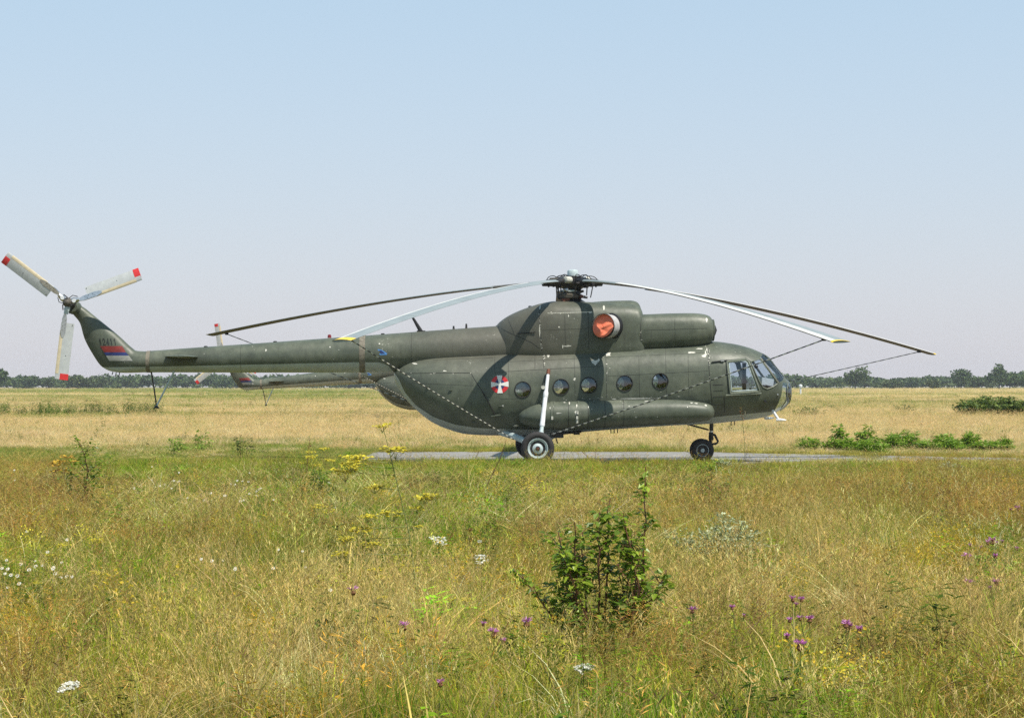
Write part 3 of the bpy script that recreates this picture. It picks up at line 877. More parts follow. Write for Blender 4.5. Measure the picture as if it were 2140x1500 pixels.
# ---- external fuel tanks
TANK_T = [(1084.5, 866, 878, 0.06, 2.0), (1090, 860, 883.5, 0.16, 2.0), (1102, 852.5, 889.5, 0.26, 2.0), (1122, 845, 894, 0.34, 2.05), (1146, 840.5, 896.5, 0.37, 2.1),
          (1200, 838.5, 895.5, 0.38, 2.1), (1262, 837, 893.5, 0.38, 2.1), (1300, 835.5, 891.5, 0.375, 2.15), (1400, 835, 886.5, 0.37, 2.2), (1440, 837, 884, 0.35, 2.2),
          (1468, 841, 880.5, 0.30, 2.15), (1484, 845.5, 876.5, 0.22, 2.1), (1490, 850, 872, 0.14, 2.0), (1492.5, 857, 865, 0.05, 2.0)]
for side in (-1, 1):
    tl = Loft(TANK_T, -1.42, side * 1.42 if side > 0 else -1.42)
    mb = MB(); tl.mesh(mb, 60, 40)
    tk_ = link_mesh('external_fuel_tank', mb.mesh('external_fuel_tank'), M['olive'], H)
    for a in (1149, 1156, 1206):
        x = L(a, HY, -1.42).x
        MB().rings([tl.ring(float(q), 40, g) for q, g in ((x, 0.0), (x + .002, 0.012), (x + 0.05, 0.012), (x + 0.052, 0.0))], False, False).build('tank_strap', M['olive'], tk_)
    for a in (1186, 1227, 1262, 1301):
        x = L(a, HY, -1.42).x
        MB().rings([tl.ring(float(q), 40, 0.003) for q in (x, x + 0.012)], False, False).build('tank_seam', S, tk_)
    for a, b in ((1154, 873), (1206, 872), (1207, 862), (1206, 880)):
        if side < 0:
            MB().box(tl.on(a, b, 0.015), (0.05, 0.05, 0.08)).build('strap_buckle', M['scuff'], tk_)
    if side < 0: ntank = tl
    mb = MB()
    for a in (1155, 1208, 1300, 1400):
        x = L(a, HY, -1.42).x
        p = L(a, 850, -1.42)
        mb = MB().tube([(x, side * 1.42, p.z + 0.1), (x, side * 1.05, p.z + 0.05)], 0.05, 8)
        mb.build('tank_bracket', M['olive'], tk_)
for a, b, w, h in ((1152, 845, 1.3, 3), (1158, 849, 1.2, 4), (1150, 852, 1, 3), (1206, 850, 1.6, 8), (1203, 862, 2, 4), (1209, 858, 1, 4), (1167, 863, 5, 1.2), (1190, 842, 1.2, 2.5),
                   (1455, 843, 3.5, 1.3), (1475, 847, 2.2, 2.0), (1445, 842, 3, .9), (1350, 838.5, 4, 1), (1230, 850, .7, 3), (1180, 841, 3, 1)):
    scar_glint(ntank, a, b, w, h)
for s in range(10):
    scar_glint(ntank, rng.uniform(1150, 1460), rng.uniform(845, 875), rng.uniform(0.4, 1.6), rng.uniform(0.3, 1))

# ---- landing gear
for side in (-1, 1):
    def G(px, py, y):
        p = L(px, py, y); return Vector((p.x, p.y * -side, p.z))
    g = empty('main_landing_gear', parent=H)
    wc = G(1123.5, 936.5, -2.2); wc.z = 0.415
    tp, mid_, bt = G(1146.5, 772, -1.27), G(1143, 800, -1.42), Vector((wc.x + 0.09, wc.y + side * -0.20, wc.z + 0.30))
    dv = (bt - tp).normalized()
    ln = (bt - tp).length
    MB().tube([tp, tp + dv * 0.14], [0.045, 0.05], 12).build('upper_joint', M['rust'], g)
    MB().tube([tp + dv * 0.13, tp + dv * ln * 0.34], [0.042, 0.048], 14).build('strut_neck', M['whitepaint'], g)
    MB().tube([tp + dv * ln * 0.335, tp + dv * ln * 0.36, tp + dv * ln * 0.42, tp + dv * ln * 0.43], [0.055, 0.066, 0.066, 0.055], 14).build('strut_collar', M['whitepaint'], g)
    MB().tube([tp + dv * ln * 0.42, tp + dv * ln * 0.80, tp + dv * ln * 0.84, tp + dv * ln * 0.86], [0.056, 0.062, 0.068, 0.056], 14).build('strut_cylinder', M['whitepaint'], g)
    MB().tube([tp + dv * ln * 0.85, tp + dv * ln * 0.93, tp + dv * ln * 0.935, bt], [0.048, 0.05, 0.062, 0.06], 14).build('strut_piston', M['hubblue'], g)
    b_ = tp + dv * ln * 0.27
    MB().lathe(b_ + Vector((-0.09, 0, 0.0)), (0, 1, 0), [(-0.04, 0.05), (0.04, 0.05)], 12).build('strut_valve', M['scuff'], g)
    MB().tube([tp + Vector((-0.05, 0, -0.1)), tp + Vector((-0.1, -side * -0.02, -0.3)), b_ + Vector((-0.09, 0, 0.03))], 0.010, 6).build('brake_hose', M['hose'], g)
    # axle and trailing arms
    ax_in = Vector((wc.x - 0.03, wc.y - side * 0.24, wc.z + 0.03))
    MB().tube([ax_in, Vector((wc.x, wc.y, wc.z))], 0.06, 10).build('axle', M['darksteel'], g)
    MB().tube([G(1046, 903, -0.55), G(1078, 913, -1.1), ax_in], [0.085, 0.08, 0.07], 10).build('rear_arm', M['hubblue'], g)
    MB().tube([G(1165, 906, -0.65), ax_in], [0.06, 0.06], 10).build('front_arm', M['hubblue'], g)
    MB().tube([ax_in + Vector((0.02, 0, 0)), bt], [0.06, 0.05], 10).build('strut_foot', M['hubblue'], g)
    r0, w2 = 0.415, 0.14
    ty = MB().lathe(wc, (0, 1, 0), [(-w2 * 0.62, 0.255), (-w2 * 0.86, 0.27), (-w2, 0.31), (-w2 * 0.98, 0.355), (-w2 * 0.8, 0.395), (-w2 * 0.45, 0.411), (-0.03, 0.415), (-0.028, 0.408), (0.028, 0.408), (0.03, 0.415),
                                    (w2 * 0.45, 0.411), (w2 * 0.8, 0.395), (w2 * 0.98, 0.355), (w2, 0.31), (w2 * 0.86, 0.27), (w2 * 0.62, 0.255)], 48).build('tyre', M['rubber'], g, 50)
    rim = MB()
    s_ = side
    rim.lathe(wc, (0, s_, 0), [(-0.09, 0.25), (0.10, 0.258), (0.128, 0.25), (0.124, 0.234), (0.098, 0.22), (0.086, 0.19), (0.084, 0.14), (0.095, 0.10), (0.108, 0.085), (0.112, 0.05)], 40)
    ro = rim.build('rim', M['hubblue'], g)
    MB().lathe(wc, (0, s_, 0), [(0.09, 0.062), (0.125, 0.058), (0.13, 0.035), (0.12, 0.03)], 24).build('hub_cap', M['darksteel'], ro)
    MB().lathe(wc, (0, s_, 0), [(0.11, 0.035), (0.15, 0.032), (0.155, 0.01)], 12).build('axle_nut', M['rust'], ro)
    for k in range(10):
        t = 2 * math.pi * k / 10
        MB().lathe(wc + Vector((0.165 * math.cos(t), 0, 0.165 * math.sin(t))), (0, s_, 0), [(0.07, 0.013), (0.098, 0.013)], 6).build('wheel_bolt', M['darksteel'], ro)
# belly step/frame behind the main wheel
MB().tube([L(1150, 908, -1.25), L(1215, 901, -1.25)], 0.035, 8).build('belly_rail', M['darksteel'], H)
MB().box(L(1166, 911, -1.2), (0.28, 0.1, 0.09)).build('belly_bracket', M['darksteel'], H)
MB().box(L(1205, 904, -1.2), (0.16, 0.1, 0.1)).build('belly_bracket', M['darksteel'], H)
MB().tube([L(1160, 908, -1.2), L(1165, 926, -1.3)], 0.015, 6).build('belly_drain', M['darksteel'], H)

g = empty('nose_landing_gear', parent=H)
lt = L(1487, 880); lb = L(1486, 920)
MB().tube([lt, L(1486.5, 900)], [0.052, 0.052], 14).build('leg', M['darksteel'], g)
MB().tube([L(1486.5, 898), lb], [0.044, 0.048], 14).build('oleo', M['alu'], g)
MB().tube([L(1486, 903), L(1486, 918), lb], [0.062, 0.066, 0.05], 12).build('steering_collar', M['black'], g)
MB().tube([L(1436, 886), L(1481, 898)], 0.022, 8).build('drag_brace', M['darksteel'], g)
MB().tube([L(1489, 907), L(1494, 909), L(1501, 923)], [0.03, 0.034, 0.026], 8).build('scissor_link', M['black'], g)
MB().tube([L(1501, 923), L(1496, 927), L(1485, 928)], [0.026, 0.028, 0.03], 8).build('scissor_link', M['black'], g)
na = L(1466.5, 941); na.z = 0.30
MB().tube([lb, L(1482, 928), na], [0.05, 0.045, 0.045], 10).build('fork', M['black'], g)
for side in (-1, 1):
    wc = na + Vector((0, side * 0.16, 0))
    w2 = 0.085
    wo = MB().lathe(wc, (0, 1, 0), [(-w2 * 0.6, 0.16), (-w2 * 0.9, 0.18), (-w2, 0.215), (-w2 * 0.9, 0.26), (-w2 * 0.5, 0.291), (0, 0.298), (w2 * 0.5, 0.291), (w2 * 0.9, 0.26), (w2, 0.215), (w2 * 0.9, 0.18), (w2 * 0.6, 0.16)], 40).build('tyre', M['rubber'], g, 50)
    MB().lathe(wc, (0, side, 0), [(-0.05, 0.16), (0.05, 0.165), (0.06, 0.15), (0.03, 0.13), (0.02, 0.07), (0.055, 0.05), (0.06, 0.01)], 32).build('rim', M['hubblue'], g)

# ---- cockpit and cabin interior
for y in (-0.48, 0.48):
    st = empty('pilot_seat', parent=H)
    a = L(1541, 822, y)
    MB().box((a.x, y, a.z - 0.05), (0.46, 0.46, 0.13)).build('cushion', M['seat'], st)
    MB().box((a.x - 0.26, y, a.z + 0.26), (0.12, 0.46, 0.72), Matrix.Rotation(R(-10), 4, 'Y')).build('back', M['seat'], st)
    MB().box((a.x - 0.33, y, a.z + 0.70), (0.10, 0.24, 0.2), Matrix.Rotation(R(-10), 4, 'Y')).build('headrest', M['seat'], st)
    MB().box((a.x, y, a.z - 0.27), (0.3, 0.3, 0.36)).build('pedestal', M['interior'], st)
    MB().tube([(a.x + 0.42, y, a.z - 0.4), (a.x + 0.36, y, a.z + 0.05), (a.x + 0.33, y, a.z + 0.14)], [0.02, 0.018, 0.028], 8).build('control_stick', M['black'], st)
pn = L(1606, 812, 0)
MB().add([Vector((pn.x + dx, y, pn.z + dz)) for y in (-0.80, 0.80) for dx, dz in ((-0.14, -0.40), (-0.18, 0.10), (0.06, 0.04), (0.04, -0.40))],
         [(0, 1, 2, 3), (7, 6, 5, 4), (0, 4, 5, 1), (1, 5, 6, 2), (2, 6, 7, 3), (3, 7, 4, 0)]).build('instrument_panel', M['black'], H)
mb = MB()
mb.box(L(1541, 742, 0), (0.7, 0.5, 0.1)); mb.build('overhead_panel', M['black'], H)
for s in (-1, 1):
    zt, zb, hw, n = cav.at(L(1500, 0).x)
    MB().box((L(1500, 0).x, s * 0.70, (zt + zb) / 2 - 0.05), (0.04, 0.50, (zt - zb) * 0.70)).build('cabin_bulkhead', M['interior'], H)
MB().box((L(1555, 0).x, -0.02, L(0, 790).z), (0.1, 0.03, 0.8)).build('door_post', M['black'], H)
for s in (-1, 1):
    p0, p1 = L(1080, 850).x, L(1470, 850).x
    MB().box(((p0 + p1) / 2, s * 0.88, L(0, 862).z), (p1 - p0, 0.38, 0.05)).build('troop_bench', M['seat'], H)

# ---- main rotor
hub = L(1196, 590)
RT = empty('main_rotor', parent=H)
def cyl(name, a, b, r, mat, par, n=12):
    return MB().tube([a, b], r, n).build(name, mat, par)
V = Vector
MB().lathe(L(1196, 642), (0, 0, 1), [(0, 0.42), (0.10, 0.40), (0.2, 0.24), (0.3, 0.2)], 28).build('mast_base', M['darksteel'], RT)
MB().lathe(L(1196, 634), (0, 0, 1), [(0, 0.16), (0.3, 0.15), (0.55, 0.13)], 20).build('rotor_mast', M['darksteel'], RT)
MB().lathe(L(1190, 618), (0, 0, 1), [(-0.1, 0.26), (-0.06, 0.33), (0.02, 0.34), (0.05, 0.28), (0.05, 0.16)], 28).build('swashplate', M['bladedark'], RT)
MB().lathe(L(1190, 610), (0, 0, 1), [(-0.03, 0.18), (0.0, 0.25), (0.04, 0.25), (0.06, 0.16)], 24).build('swashplate_ring', M['hubblue'], RT)
MB().lathe(hub, (0, 0, 1), [(-0.22, 0.15), (-0.16, 0.27), (-0.1, 0.30), (0.08, 0.30), (0.12, 0.24), (0.16, 0.15)], 20).build('hub_body', M['darksteel'], RT)
MB().lathe(L(1197, 577), (0, 0, 1), [(-0.04, 0.10), (0, 0.145), (0.12, 0.14), (0.15, 0.125), (0.165, 0.08), (0.165, 0.01)], 24).build('hub_cap', M['hubblue'], RT)
MB().lathe(L(1197, 579), (0, 0, 1), [(-0.03, 0.24), (0.0, 0.25), (0.03, 0.15)], 24).build('cap_flange', M['darksteel'], RT)
def arc(p, n=4):
    q = [Vector(x) for x in p]; out = []
    for i in range(len(q) - 1):
        a, b, c, d = q[max(i - 1, 0)], q[i], q[i + 1], q[min(i + 2, len(q) - 1)]
        for k in range(n):
            t = k / n
            out.append(0.5 * ((2 * b) + (c - a) * t + (2 * a - 5 * b + 4 * c - d) * t * t + (3 * b - a - 3 * c + d) * t ** 3))
    return out + [q[-1]]
BLADES = [  # azimuth (deg, from nose, + away from camera), tip droop, drag offset
    (16.5, 1.81, 0.0), (-60.3, 1.72, 0.0), (-122.2, 1.70, 0.0), (157.5, 1.28, 0.0), (88.0, 1.6, 0.0)]
RB = 10.62
def blade_pt(az, droop, r, c, t, tw):
    """r along the blade, c across the chord (+ towards the leading edge), t thickness"""
    d = V((math.cos(az), math.sin(az), 0)); le = V((math.sin(az), -math.cos(az), 0))
    q = max(0, (r - 0.55) / (RB - 0.55))
    z = -droop * q ** 1.42
    sl = -droop * 1.42 * q ** 0.42 / (RB - 0.55)
    cth = 1 / math.sqrt(1 + sl * sl)
    n_ = V((0, 0, 1)) * cth - d * sl * cth
    ct, st = math.cos(tw), math.sin(tw)
    rad = 0.55 + (r - 0.55) * (1 - 0.012 * q)
    return hub + d * rad + V((0, 0, z)) + (le * ct + n_ * st) * c + (n_ * ct - le * st) * t
AF = [(1.0, 0.0), (0.97, 0.35), (0.88, 0.72), (0.7, 1.0), (0.45, 0.95), (0.2, 0.55), (0.0, 0.06), (0.0, -0.06), (0.2, -0.38), (0.45, -0.62), (0.7, -0.7), (0.88, -0.55), (0.97, -0.3)]
TIPS = []
for i, (azd, droop, _) in enumerate(BLADES):
    az = R(azd)
    tw = lambda r: R(3.0 - 5.0 * r / RB)
    bl = empty('main_rotor_blade', parent=RT) if False else None
    rs = list(np.linspace(2.15, RB, 34))
    CH, FR = 0.50, 0.26
    rings = []
    for r in rs:
        rings.append([blade_pt(az, droop, r, FR * CH + (a - 1) * CH, b * 0.034, tw(r)) for a, b in AF])
    bo = MB().rings(rings).build('main_rotor_blade', M['bladegrey'], RT, 40)
    # spar, left bare towards the hub
    rings = []
    for r in np.linspace(0.66, 2.2, 10):
        w = 0.27 if r > 1.0 else 0.20
        rings.append([blade_pt(az, droop, r, FR * CH + (a - 1) * w, b * 0.04, tw(r)) for a, b in AF])
    MB().rings(rings).build('blade_spar', M['bladegrey'] if i in (1, 2) else M['bladedark'], bo, 40)
    # pale strip along the upper leading edge, dark brown-grey underside
    rings = []
    for r in list(np.linspace(2.16, RB - (0.2 if i == 2 else 0.07), 30)):
        rings.append([blade_pt(az, droop, r, FR * CH + (a - 1) * CH * 0.30 + 0.004, b * 0.0345, tw(r))
                      for a, b in ((0.0, 0.97), (0.35, 0.99), (0.62, 0.86), (0.85, 0.62), (0.97, 0.33))])
    MB().rings(rings, False, False, False).build('leading_edge_strip', M['bladeedge'], bo, 40)
    rings = []
    for r in list(np.linspace(2.155, RB - 0.02, 30)):
        rings.append([blade_pt(az, droop, r, FR * CH + (a - 1) * CH + (0.004 if a > 0.9 else 0), b * 0.036 - 0.001, tw(r))
                      for a, b in ((0.985, 0.22), (1.0, 0.0), (0.97, -0.3), (0.88, -0.55), (0.7, -0.7), (0.45, -0.62), (0.2, -0.38), (0.0, -0.08))])
    MB().rings(rings, False, False, False).build('blade_underside', M['bladeunder'], bo, 40)
    # yellow tip
    rings = []
    for r in (RB - (0.2 if i == 2 else 0.07), RB + 0.012):
        rings.append([blade_pt(az, droop, r, FR * CH + (a - 1) * CH * 1.02 + 0.006, b * 0.0375 + 0.001, tw(r)) for a, b in AF[:7]])
    MB().rings(rings, False, False, False).build('blade_tip', M['yellow'], bo, 40)
    for r in (3.2, 5.6, 8.0):
        rings = [[blade_pt(az, droop, r + e, FR * CH + (a - 1) * CH * 1.002, b * 0.0348, tw(r)) for a, b in AF] for e in (0, 0.012)]
        MB().rings(rings, False, False).build('blade_joint', M['seam'], bo, 40)
    TIPS.append(blade_pt(az, droop, RB - 0.45, 0.0, -0.05, 0))
    MB().box(TIPS[-1] + V((0, 0, 0.01)), (0.09, 0.09, 0.07)).build('tie_shackle', M['black'], bo)
    # grip, hinges, damper and pitch link of this blade
    d = V((math.cos(az), math.sin(az), 0)); le = V((math.sin(az), -math.cos(az), 0)); up = V((0, 0, 1))
    gp = MB().tube([hub + d * 0.22, hub + d * 0.36, hub + d * 0.58, hub + d * 0.82 + up * -0.02], [0.10, 0.12, 0.10, 0.07], 12).build('blade_grip', M['darksteel'], RT)
    MB().lathe(hub + d * 0.36 - up * 0.14, up, [(0, 0.075), (0.02, 0.085), (0.26, 0.085), (0.28, 0.06)], 14).build('drag_hinge', M['darksteel'], gp)
    MB().lathe(hub + d * 0.46 + le * -0.12 + up * 0.04, (d + le * 0.2), [(-0.12, 0.05), (-0.1, 0.085), (0.1, 0.085), (0.12, 0.05)], 14).build('damper', M['scuff'] if i in (1, 2) else M['bladedark'], gp)
    MB().tube([hub + d * 0.5 + le * 0.2 - up * 0.05, hub + d * 0.42 + le * 0.22 - up * 0.4], 0.014, 6).build('pitch_link', M['darksteel'], gp)
    MB().tube([hub + d * 0.48 - up * 0.04, hub + d * 0.5 + le * 0.22 - up * 0.05], 0.035, 8).build('pitch_horn', M['darksteel'], gp)
    for k in range(2):
        r = 0.52 + k * 0.13
        MB().lathe(hub + d * r - up * (0.075 + 0.02 * (r - 0.7)), up, [(-0.045, 0.02), (0.0, 0.02)], 6).build('grip_bolt', M['darksteel'], gp)
    hp = [hub + d * 0.16 + up * 0.14, hub + d * 0.28 + le * 0.06 + up * 0.19, hub + d * 0.42 + le * 0.05 + up * 0.16, hub + d * 0.52 + le * 0.03 + up * 0.08]
    MB().tube(arc(hp), 0.012, 6).build('hydraulic_hose', M['hose'], gp)
    hp = [hub + d * 0.40 - le * 0.05 + up * 0.12, hub + d * 0.48 - le * 0.08 + up * 0.17, hub + d * 0.62 - le * 0.05 + up * 0.15, hub + d * 0.72 + up * 0.05]
    MB().tube(arc(hp), 0.011, 6).build('de_icing_cable', M['hose'], gp)
for a, b, r, mt in ((1181, 616, 0.05, 'bladedark'), (1183, 606, 0.055, 'alu'), (1207, 614, 0.05, 'darksteel'), (1211, 604, 0.04, 'darksteel'), (1214, 620, 0.045, 'rust'), (1177, 622, 0.04, 'darksteel')):
    p = L(a, b, -0.22)
    MB().lathe(p, (0.3, -1, 0.2), [(-0.1, r), (0.05, r), (0.07, r * 0.6)], 12).build('actuator', M[mt], RT)
for a, b, c, d_ in ((1167, 622, 1167, 600), (1173, 626, 1172, 602), (1226, 617, 1227, 598), (1218, 610, 1206, 602), (1205, 625, 1210, 598), (1199, 632, 1201, 600), (1188, 630, 1186, 602)):
    MB().tube([L(a, b, -0.2), L(c, d_, -0.15)], 0.016, 6).build('control_rod', M['darksteel'], RT)
MB().tube([L(1205, 617, -0.1), L(1228, 622, -0.1)], [0.05, 0.03], 8).build('rocker_arm', M['darksteel'], RT)
MB().tube([L(1205, 612, -0.1), L(1220, 608, -0.1)], [0.05, 0.03], 8).build('rocker_arm', M['bladedark'], RT)
MB().box(L(1182, 629, -0.22), (0.2, 0.12, 0.12)).build('servo_housing', M['rust'], RT)

# ---- tail rotor on the near side of the fin
th = L(142, 632, -0.50)
TR = empty('tail_rotor', parent=H)
MB().lathe(V((L(156, 643).x, 0.16, L(156, 643).z)), (0, -1, 0), [(0, 0.10), (0.05, 0.17), (0.3, 0.18), (0.36, 0.13), (0.42, 0.11)], 24).build('gearbox', M['olive'], TR)
MB().tube([V((L(154, 642).x, -0.1, L(154, 642).z)), V((th.x, -0.3, th.z)), V((th.x, -0.42, th.z))], [0.15, 0.12, 0.10], 16).build('gearbox_neck', M['darksteel'], TR)
MB().lathe(th, (0, -1, 0), [(-0.2, 0.09), (-0.08, 0.12), (0.05, 0.125), (0.10, 0.09), (0.18, 0.06), (0.2, 0.02)], 20).build('hub_body', M['bladedark'], TR)
for k in range(3):
    ang = (142.5, 20.0, 263.2)[k]
    t = R(ang); d = V((math.cos(t), 0, math.sin(t))); le = V((math.sin(t), 0, -math.cos(t))); nn = V((0, -1, 0))
    pit = R(9)
    lev = le * math.cos(pit) + nn * math.sin(pit); nv = nn * math.cos(pit) - le * math.sin(pit)
    Q = lambda r, c, h: th + d * r + lev * c + nv * h
    rr = []
    for r in np.linspace(0.52, 1.96, 14):
        ch = 0.33; off = 0.105
        rr.append([Q(r, off - ch + a * ch, b * 0.020) for a, b in AF])
    tb = MB().rings(rr).build('tail_rotor_blade', M['tailgrey'], TR, 40)
    rr = []
    for r in (0.72, 1.2, 1.82):
        rr.append([Q(r, 0.112 - 0.085 + a * 0.085, b * 0.0225 if a > .3 else b * 0.021) for a, b in ((0, 0.95), (0.4, 0.85), (0.8, 0.5), (1.0, 0.0), (0.8, -0.35), (0.4, -0.55), (0.0, -0.68))])
    MB().rings(rr, False, False, False).build('cream_edge', M['cream'], tb, 40)
    rr = []
    for r in (1.81, 1.965):
        rr.append([Q(r, 0.105 - 0.333 + a * 0.265, b * 0.0235) for a, b in AF])
    MB().rings(rr).build('red_tip', M['red'], tb, 40)
    rr = []
    for r, w in ((0.18, 0.05), (0.30, 0.06), (0.42, 0.11), (0.75, 0.12), (0.9, 0.05)):
        rr.append([Q(r, w * 0.55 * c + 0.035, h) for c, h in ((-1, 0.026), (1, 0.026), (1, -0.026), (-1, -0.026))])
    MB().rings(rr).build('blade_root_fitting', M['alu'], tb, 30)
    for q in range(6):
        MB().lathe(Q(0.46 + q * 0.05, 0.035 + (0.03 if q % 2 else -0.03), 0.025), nv, [(0, 0.009), (0.008, 0.008)], 6).build('root_bolt', M['darksteel'], tb)
    for r_, c_ in ((0.56, -0.18), (1.35, -0.1)):
        MB().lathe(Q(r_, c_, 0.012), nv, [(0, 0.011), (0.012, 0.01)], 8).build('blade_screw', M['darksteel'], tb)
    gp = MB().tube([Q(0.05, 0.0, 0), Q(0.16, 0.0, 0), Q(0.30, 0.02, 0)], [0.06, 0.075, 0.055], 12).build('blade_grip', M['alu'] if k != 2 else M['hubblue'], TR)
    MB().lathe(Q(0.17, 0.0, -0.1), nn, [(0, 0.05), (0.2, 0.05)], 12).build('flap_hinge', M['whitepaint'] if k != 2 else M['hubblue'], gp)
    MB().tube([Q(0.2, 0.1, 0.02), Q(0.08, 0.12, 0.1), Q(0.0, 0.05, 0.14)], 0.015, 6).build('pitch_link', M['darksteel'], gp)
    MB().tube([Q(0.28, -0.06, 0.0), Q(0.18, -0.12, 0.05), Q(0.06, -0.07, 0.08)], 0.010, 6).build('de_icing_cable', M['hose'], gp)

# ------------------------------------------------------------------ second helicopter, farther back, a copy of the first
def copy_tree(o, parent=None, skip=()):
    c = o.copy(); C.objects.link(c); c.parent = parent
    for ch in list(o.children):
        if ch.name.split('.')[0] not in skip:
            copy_tree(ch, c, skip)
    return c
H2 = copy_tree(HELI, None, ('serial_digit',))
for ch in H2.children:
    if ch.name.startswith('tail_rotor'):
        q = Matrix.Rotation(R(47.9), 3, 'Y')
        ch.rotation_euler = (0, R(47.9), 0)
        ch.location = th - q @ th
d2 = 54.2 * 160.5 / 74.2
hub2 = V(((466 - CX) / F * d2, CAM[1] + d2, CAM[2] + (HY - 750) / F * d2))
PITCH2 = R(-3.1)
H2.rotation_euler = (0, PITCH2, YAW * 0.6)
m2 = Matrix.Rotation(YAW * 0.6, 4, 'Z') @ Matrix.Rotation(PITCH2, 4, 'Y')
off = m2 @ th
H2.location = hub2 - off
tag(H2, 'olive helicopter parked farther back, almost wholly hidden, only its tail showing', 'helicopter', 'parked helicopters')

# ------------------------------------------------------------------ tie-down ropes and the paper in the cockpit
def rope(a, b, label, sag=0.03, r=0.014):
    a, b = V(a), V(b); pts = []
    n_ = 60
    for i in range(n_ + 1):
        t = i / n_
        pts.append(a.lerp(b, t) - V((0, 0, sag * 4 * t * (1 - t))))
    me = MB().tube(pts, r, 6).mesh('tie_down_rope')
    at = me.attributes.new('along', 'FLOAT', 'POINT')
    ln = (b - a).length
    at.data.foreach_set('value', [ln * (i // 6) / n_ + 0.02 * (i % 6) for i in range(len(me.vertices))])
    o = link_mesh('tie_down_rope', me, M['rope'])
    return tag(o, label, 'rope', 'rotor tie-down ropes')
rope(W(TIPS[1]), W(L(1152, 908, -1.75)), 'black and white rope from near front rotor blade across the fuselage to main wheel')
rope(W(TIPS[2]), W(L(1073, 918, -1.75)), 'pale rope from yellow-tipped near rear rotor blade down to main wheel')
rope(W(TIPS[0]), W(V((L(1150, 908).x, 1.75, L(1150, 908).z))), 'dark rope from far front rotor blade tip passing behind the nose', r=0.0115)
rope(W(TIPS[3]), W(V((L(1073, 918).x, 1.75, L(1073, 918).z))), 'dark rope from far rear rotor blade tip passing behind the tail boom', r=0.0115)
for tip, px in ((TIPS[2], 1073),):
    a = H2.matrix_basis @ tip
    q = L(px, 918, -1.75)
    rope(m2 @ tip + H2.location, m2 @ q + H2.location, 'pale rope slanting below the boom of the farther helicopter')
pp = [W(L(a, b, -0.62)) for a, b in ((1593, 788), (1617.5, 792.5), (1616, 807), (1592, 803.5))]
pb = [p + V((0.0, 0.004, 0)) for p in pp]
o = MB().rings([pp, pb]).build('paper_sheet', M['paper'], None, smooth=False)
tag(o, 'white paper sheet propped up behind the cockpit side windscreen', 'paper')
# ------------------------------------------------------------------ the airfield: ground, concrete, meadow
rs_ = np.random.RandomState(7)
GZ = -0.05                                   # meadow soil level; the concrete top lies at 0

def vnoise(x, y, scale, seed=0):
    x, y = np.asarray(x, float) / scale, np.asarray(y, float) / scale
    xi, yi = np.floor(x).astype(np.int64), np.floor(y).astype(np.int64)
    fx, fy = x - xi, y - yi
    fx, fy = fx * fx * (3 - 2 * fx), fy * fy * (3 - 2 * fy)
    def h(a, b):
        n = (a * 374761393 + b * 668265263 + seed * 974634777) & 0xffffffff
        n = ((n ^ (n >> 13)) * 1274126177) & 0xffffffff
        return ((n ^ (n >> 16)) & 0xffff) / 65535.0
    return ((h(xi, yi) * (1 - fx) + h(xi + 1, yi) * fx) * (1 - fy) + (h(xi, yi + 1) * (1 - fx) + h(xi + 1, yi + 1) * fx) * fy)

def ground_material():
    m, nt, b = newmat('meadow_soil')
    L_ = nt.links.new
    tc = N(nt, 'ShaderNodeTexCoord').outputs['Object']
    n1 = noise(nt, 3.0, 6, 0.65, tc)
    r1 = ramp(nt, n1.outputs[0], [(0.3, (0.085, 0.068, 0.038)), (0.5, (0.16, 0.125, 0.06)), (0.7, (0.26, 0.205, 0.10))])
    mp = N(nt, 'ShaderNodeMapping'); mp.inputs['Scale'].default_value = (0.012, 0.03, 1); L_(tc, mp.inputs[0])
    n2 = noise(nt, 1.0, 5, 0.6, mp.outputs[0])
    r2 = ramp(nt, n2.outputs[0], [(0.42, (0.30, 0.235, 0.115)), (0.50, (0.20, 0.185, 0.075)), (0.6, (0.13, 0.15, 0.05))])
    sx = N(nt, 'ShaderNodeSeparateXYZ'); L_(tc, sx.inputs[0])
    far = N(nt, 'ShaderNodeMapRange', interpolation_type='SMOOTHSTEP'); L_(sx.outputs[1], far.inputs[0]); far.inputs[1].default_value = 20; far.inputs[2].default_value = 160
    L_(mixc(nt, far.outputs[0], r1.outputs[0], r2.outputs[0]), b.inputs['Base Color'])
    b.inputs['Roughness'].default_value = 0.95
    b.inputs['Specular IOR Level'].default_value = 0.15
    return m
o = MB().add([(-1400, -110, GZ), (1400, -110, GZ), (1400, 1500, GZ), (-1400, 1500, GZ)], [(0, 1, 2, 3)]).build('ground', ground_material(), None, smooth=False)
tag(o, kind='structure')

def concrete_material():
    m, nt, b = newmat('weathered_concrete')
    L_ = nt.links.new
    tc = N(nt, 'ShaderNodeTexCoord').outputs['Object']
    a = noise(nt, 1.2, 6, 0.65, tc); c = noise(nt, 14, 5, 0.7, tc)
    r = ramp(nt, a.outputs[0], [(0.3, (0.17, 0.16, 0.145)), (0.55, (0.28, 0.267, 0.247)), (0.75, (0.37, 0.352, 0.325))])
    r2 = ramp(nt, c.outputs[0], [(0.3, (0.75, 0.75, 0.75)), (0.65, (1.1, 1.1, 1.1))])
    L_(mixc(nt, 1.0, r.outputs[0], r2.outputs[0], 'MULTIPLY'), b.inputs['Base Color'])
    b.inputs['Roughness'].default_value = 0.9
    bp = N(nt, 'ShaderNodeBump'); bp.inputs['Strength'].default_value = 0.4; bp.inputs['Distance'].default_value = 0.01
    L_(c.outputs[0], bp.inputs['Height']); L_(bp.outputs[0], b.inputs['Normal'])
    return m
CONC = concrete_material()
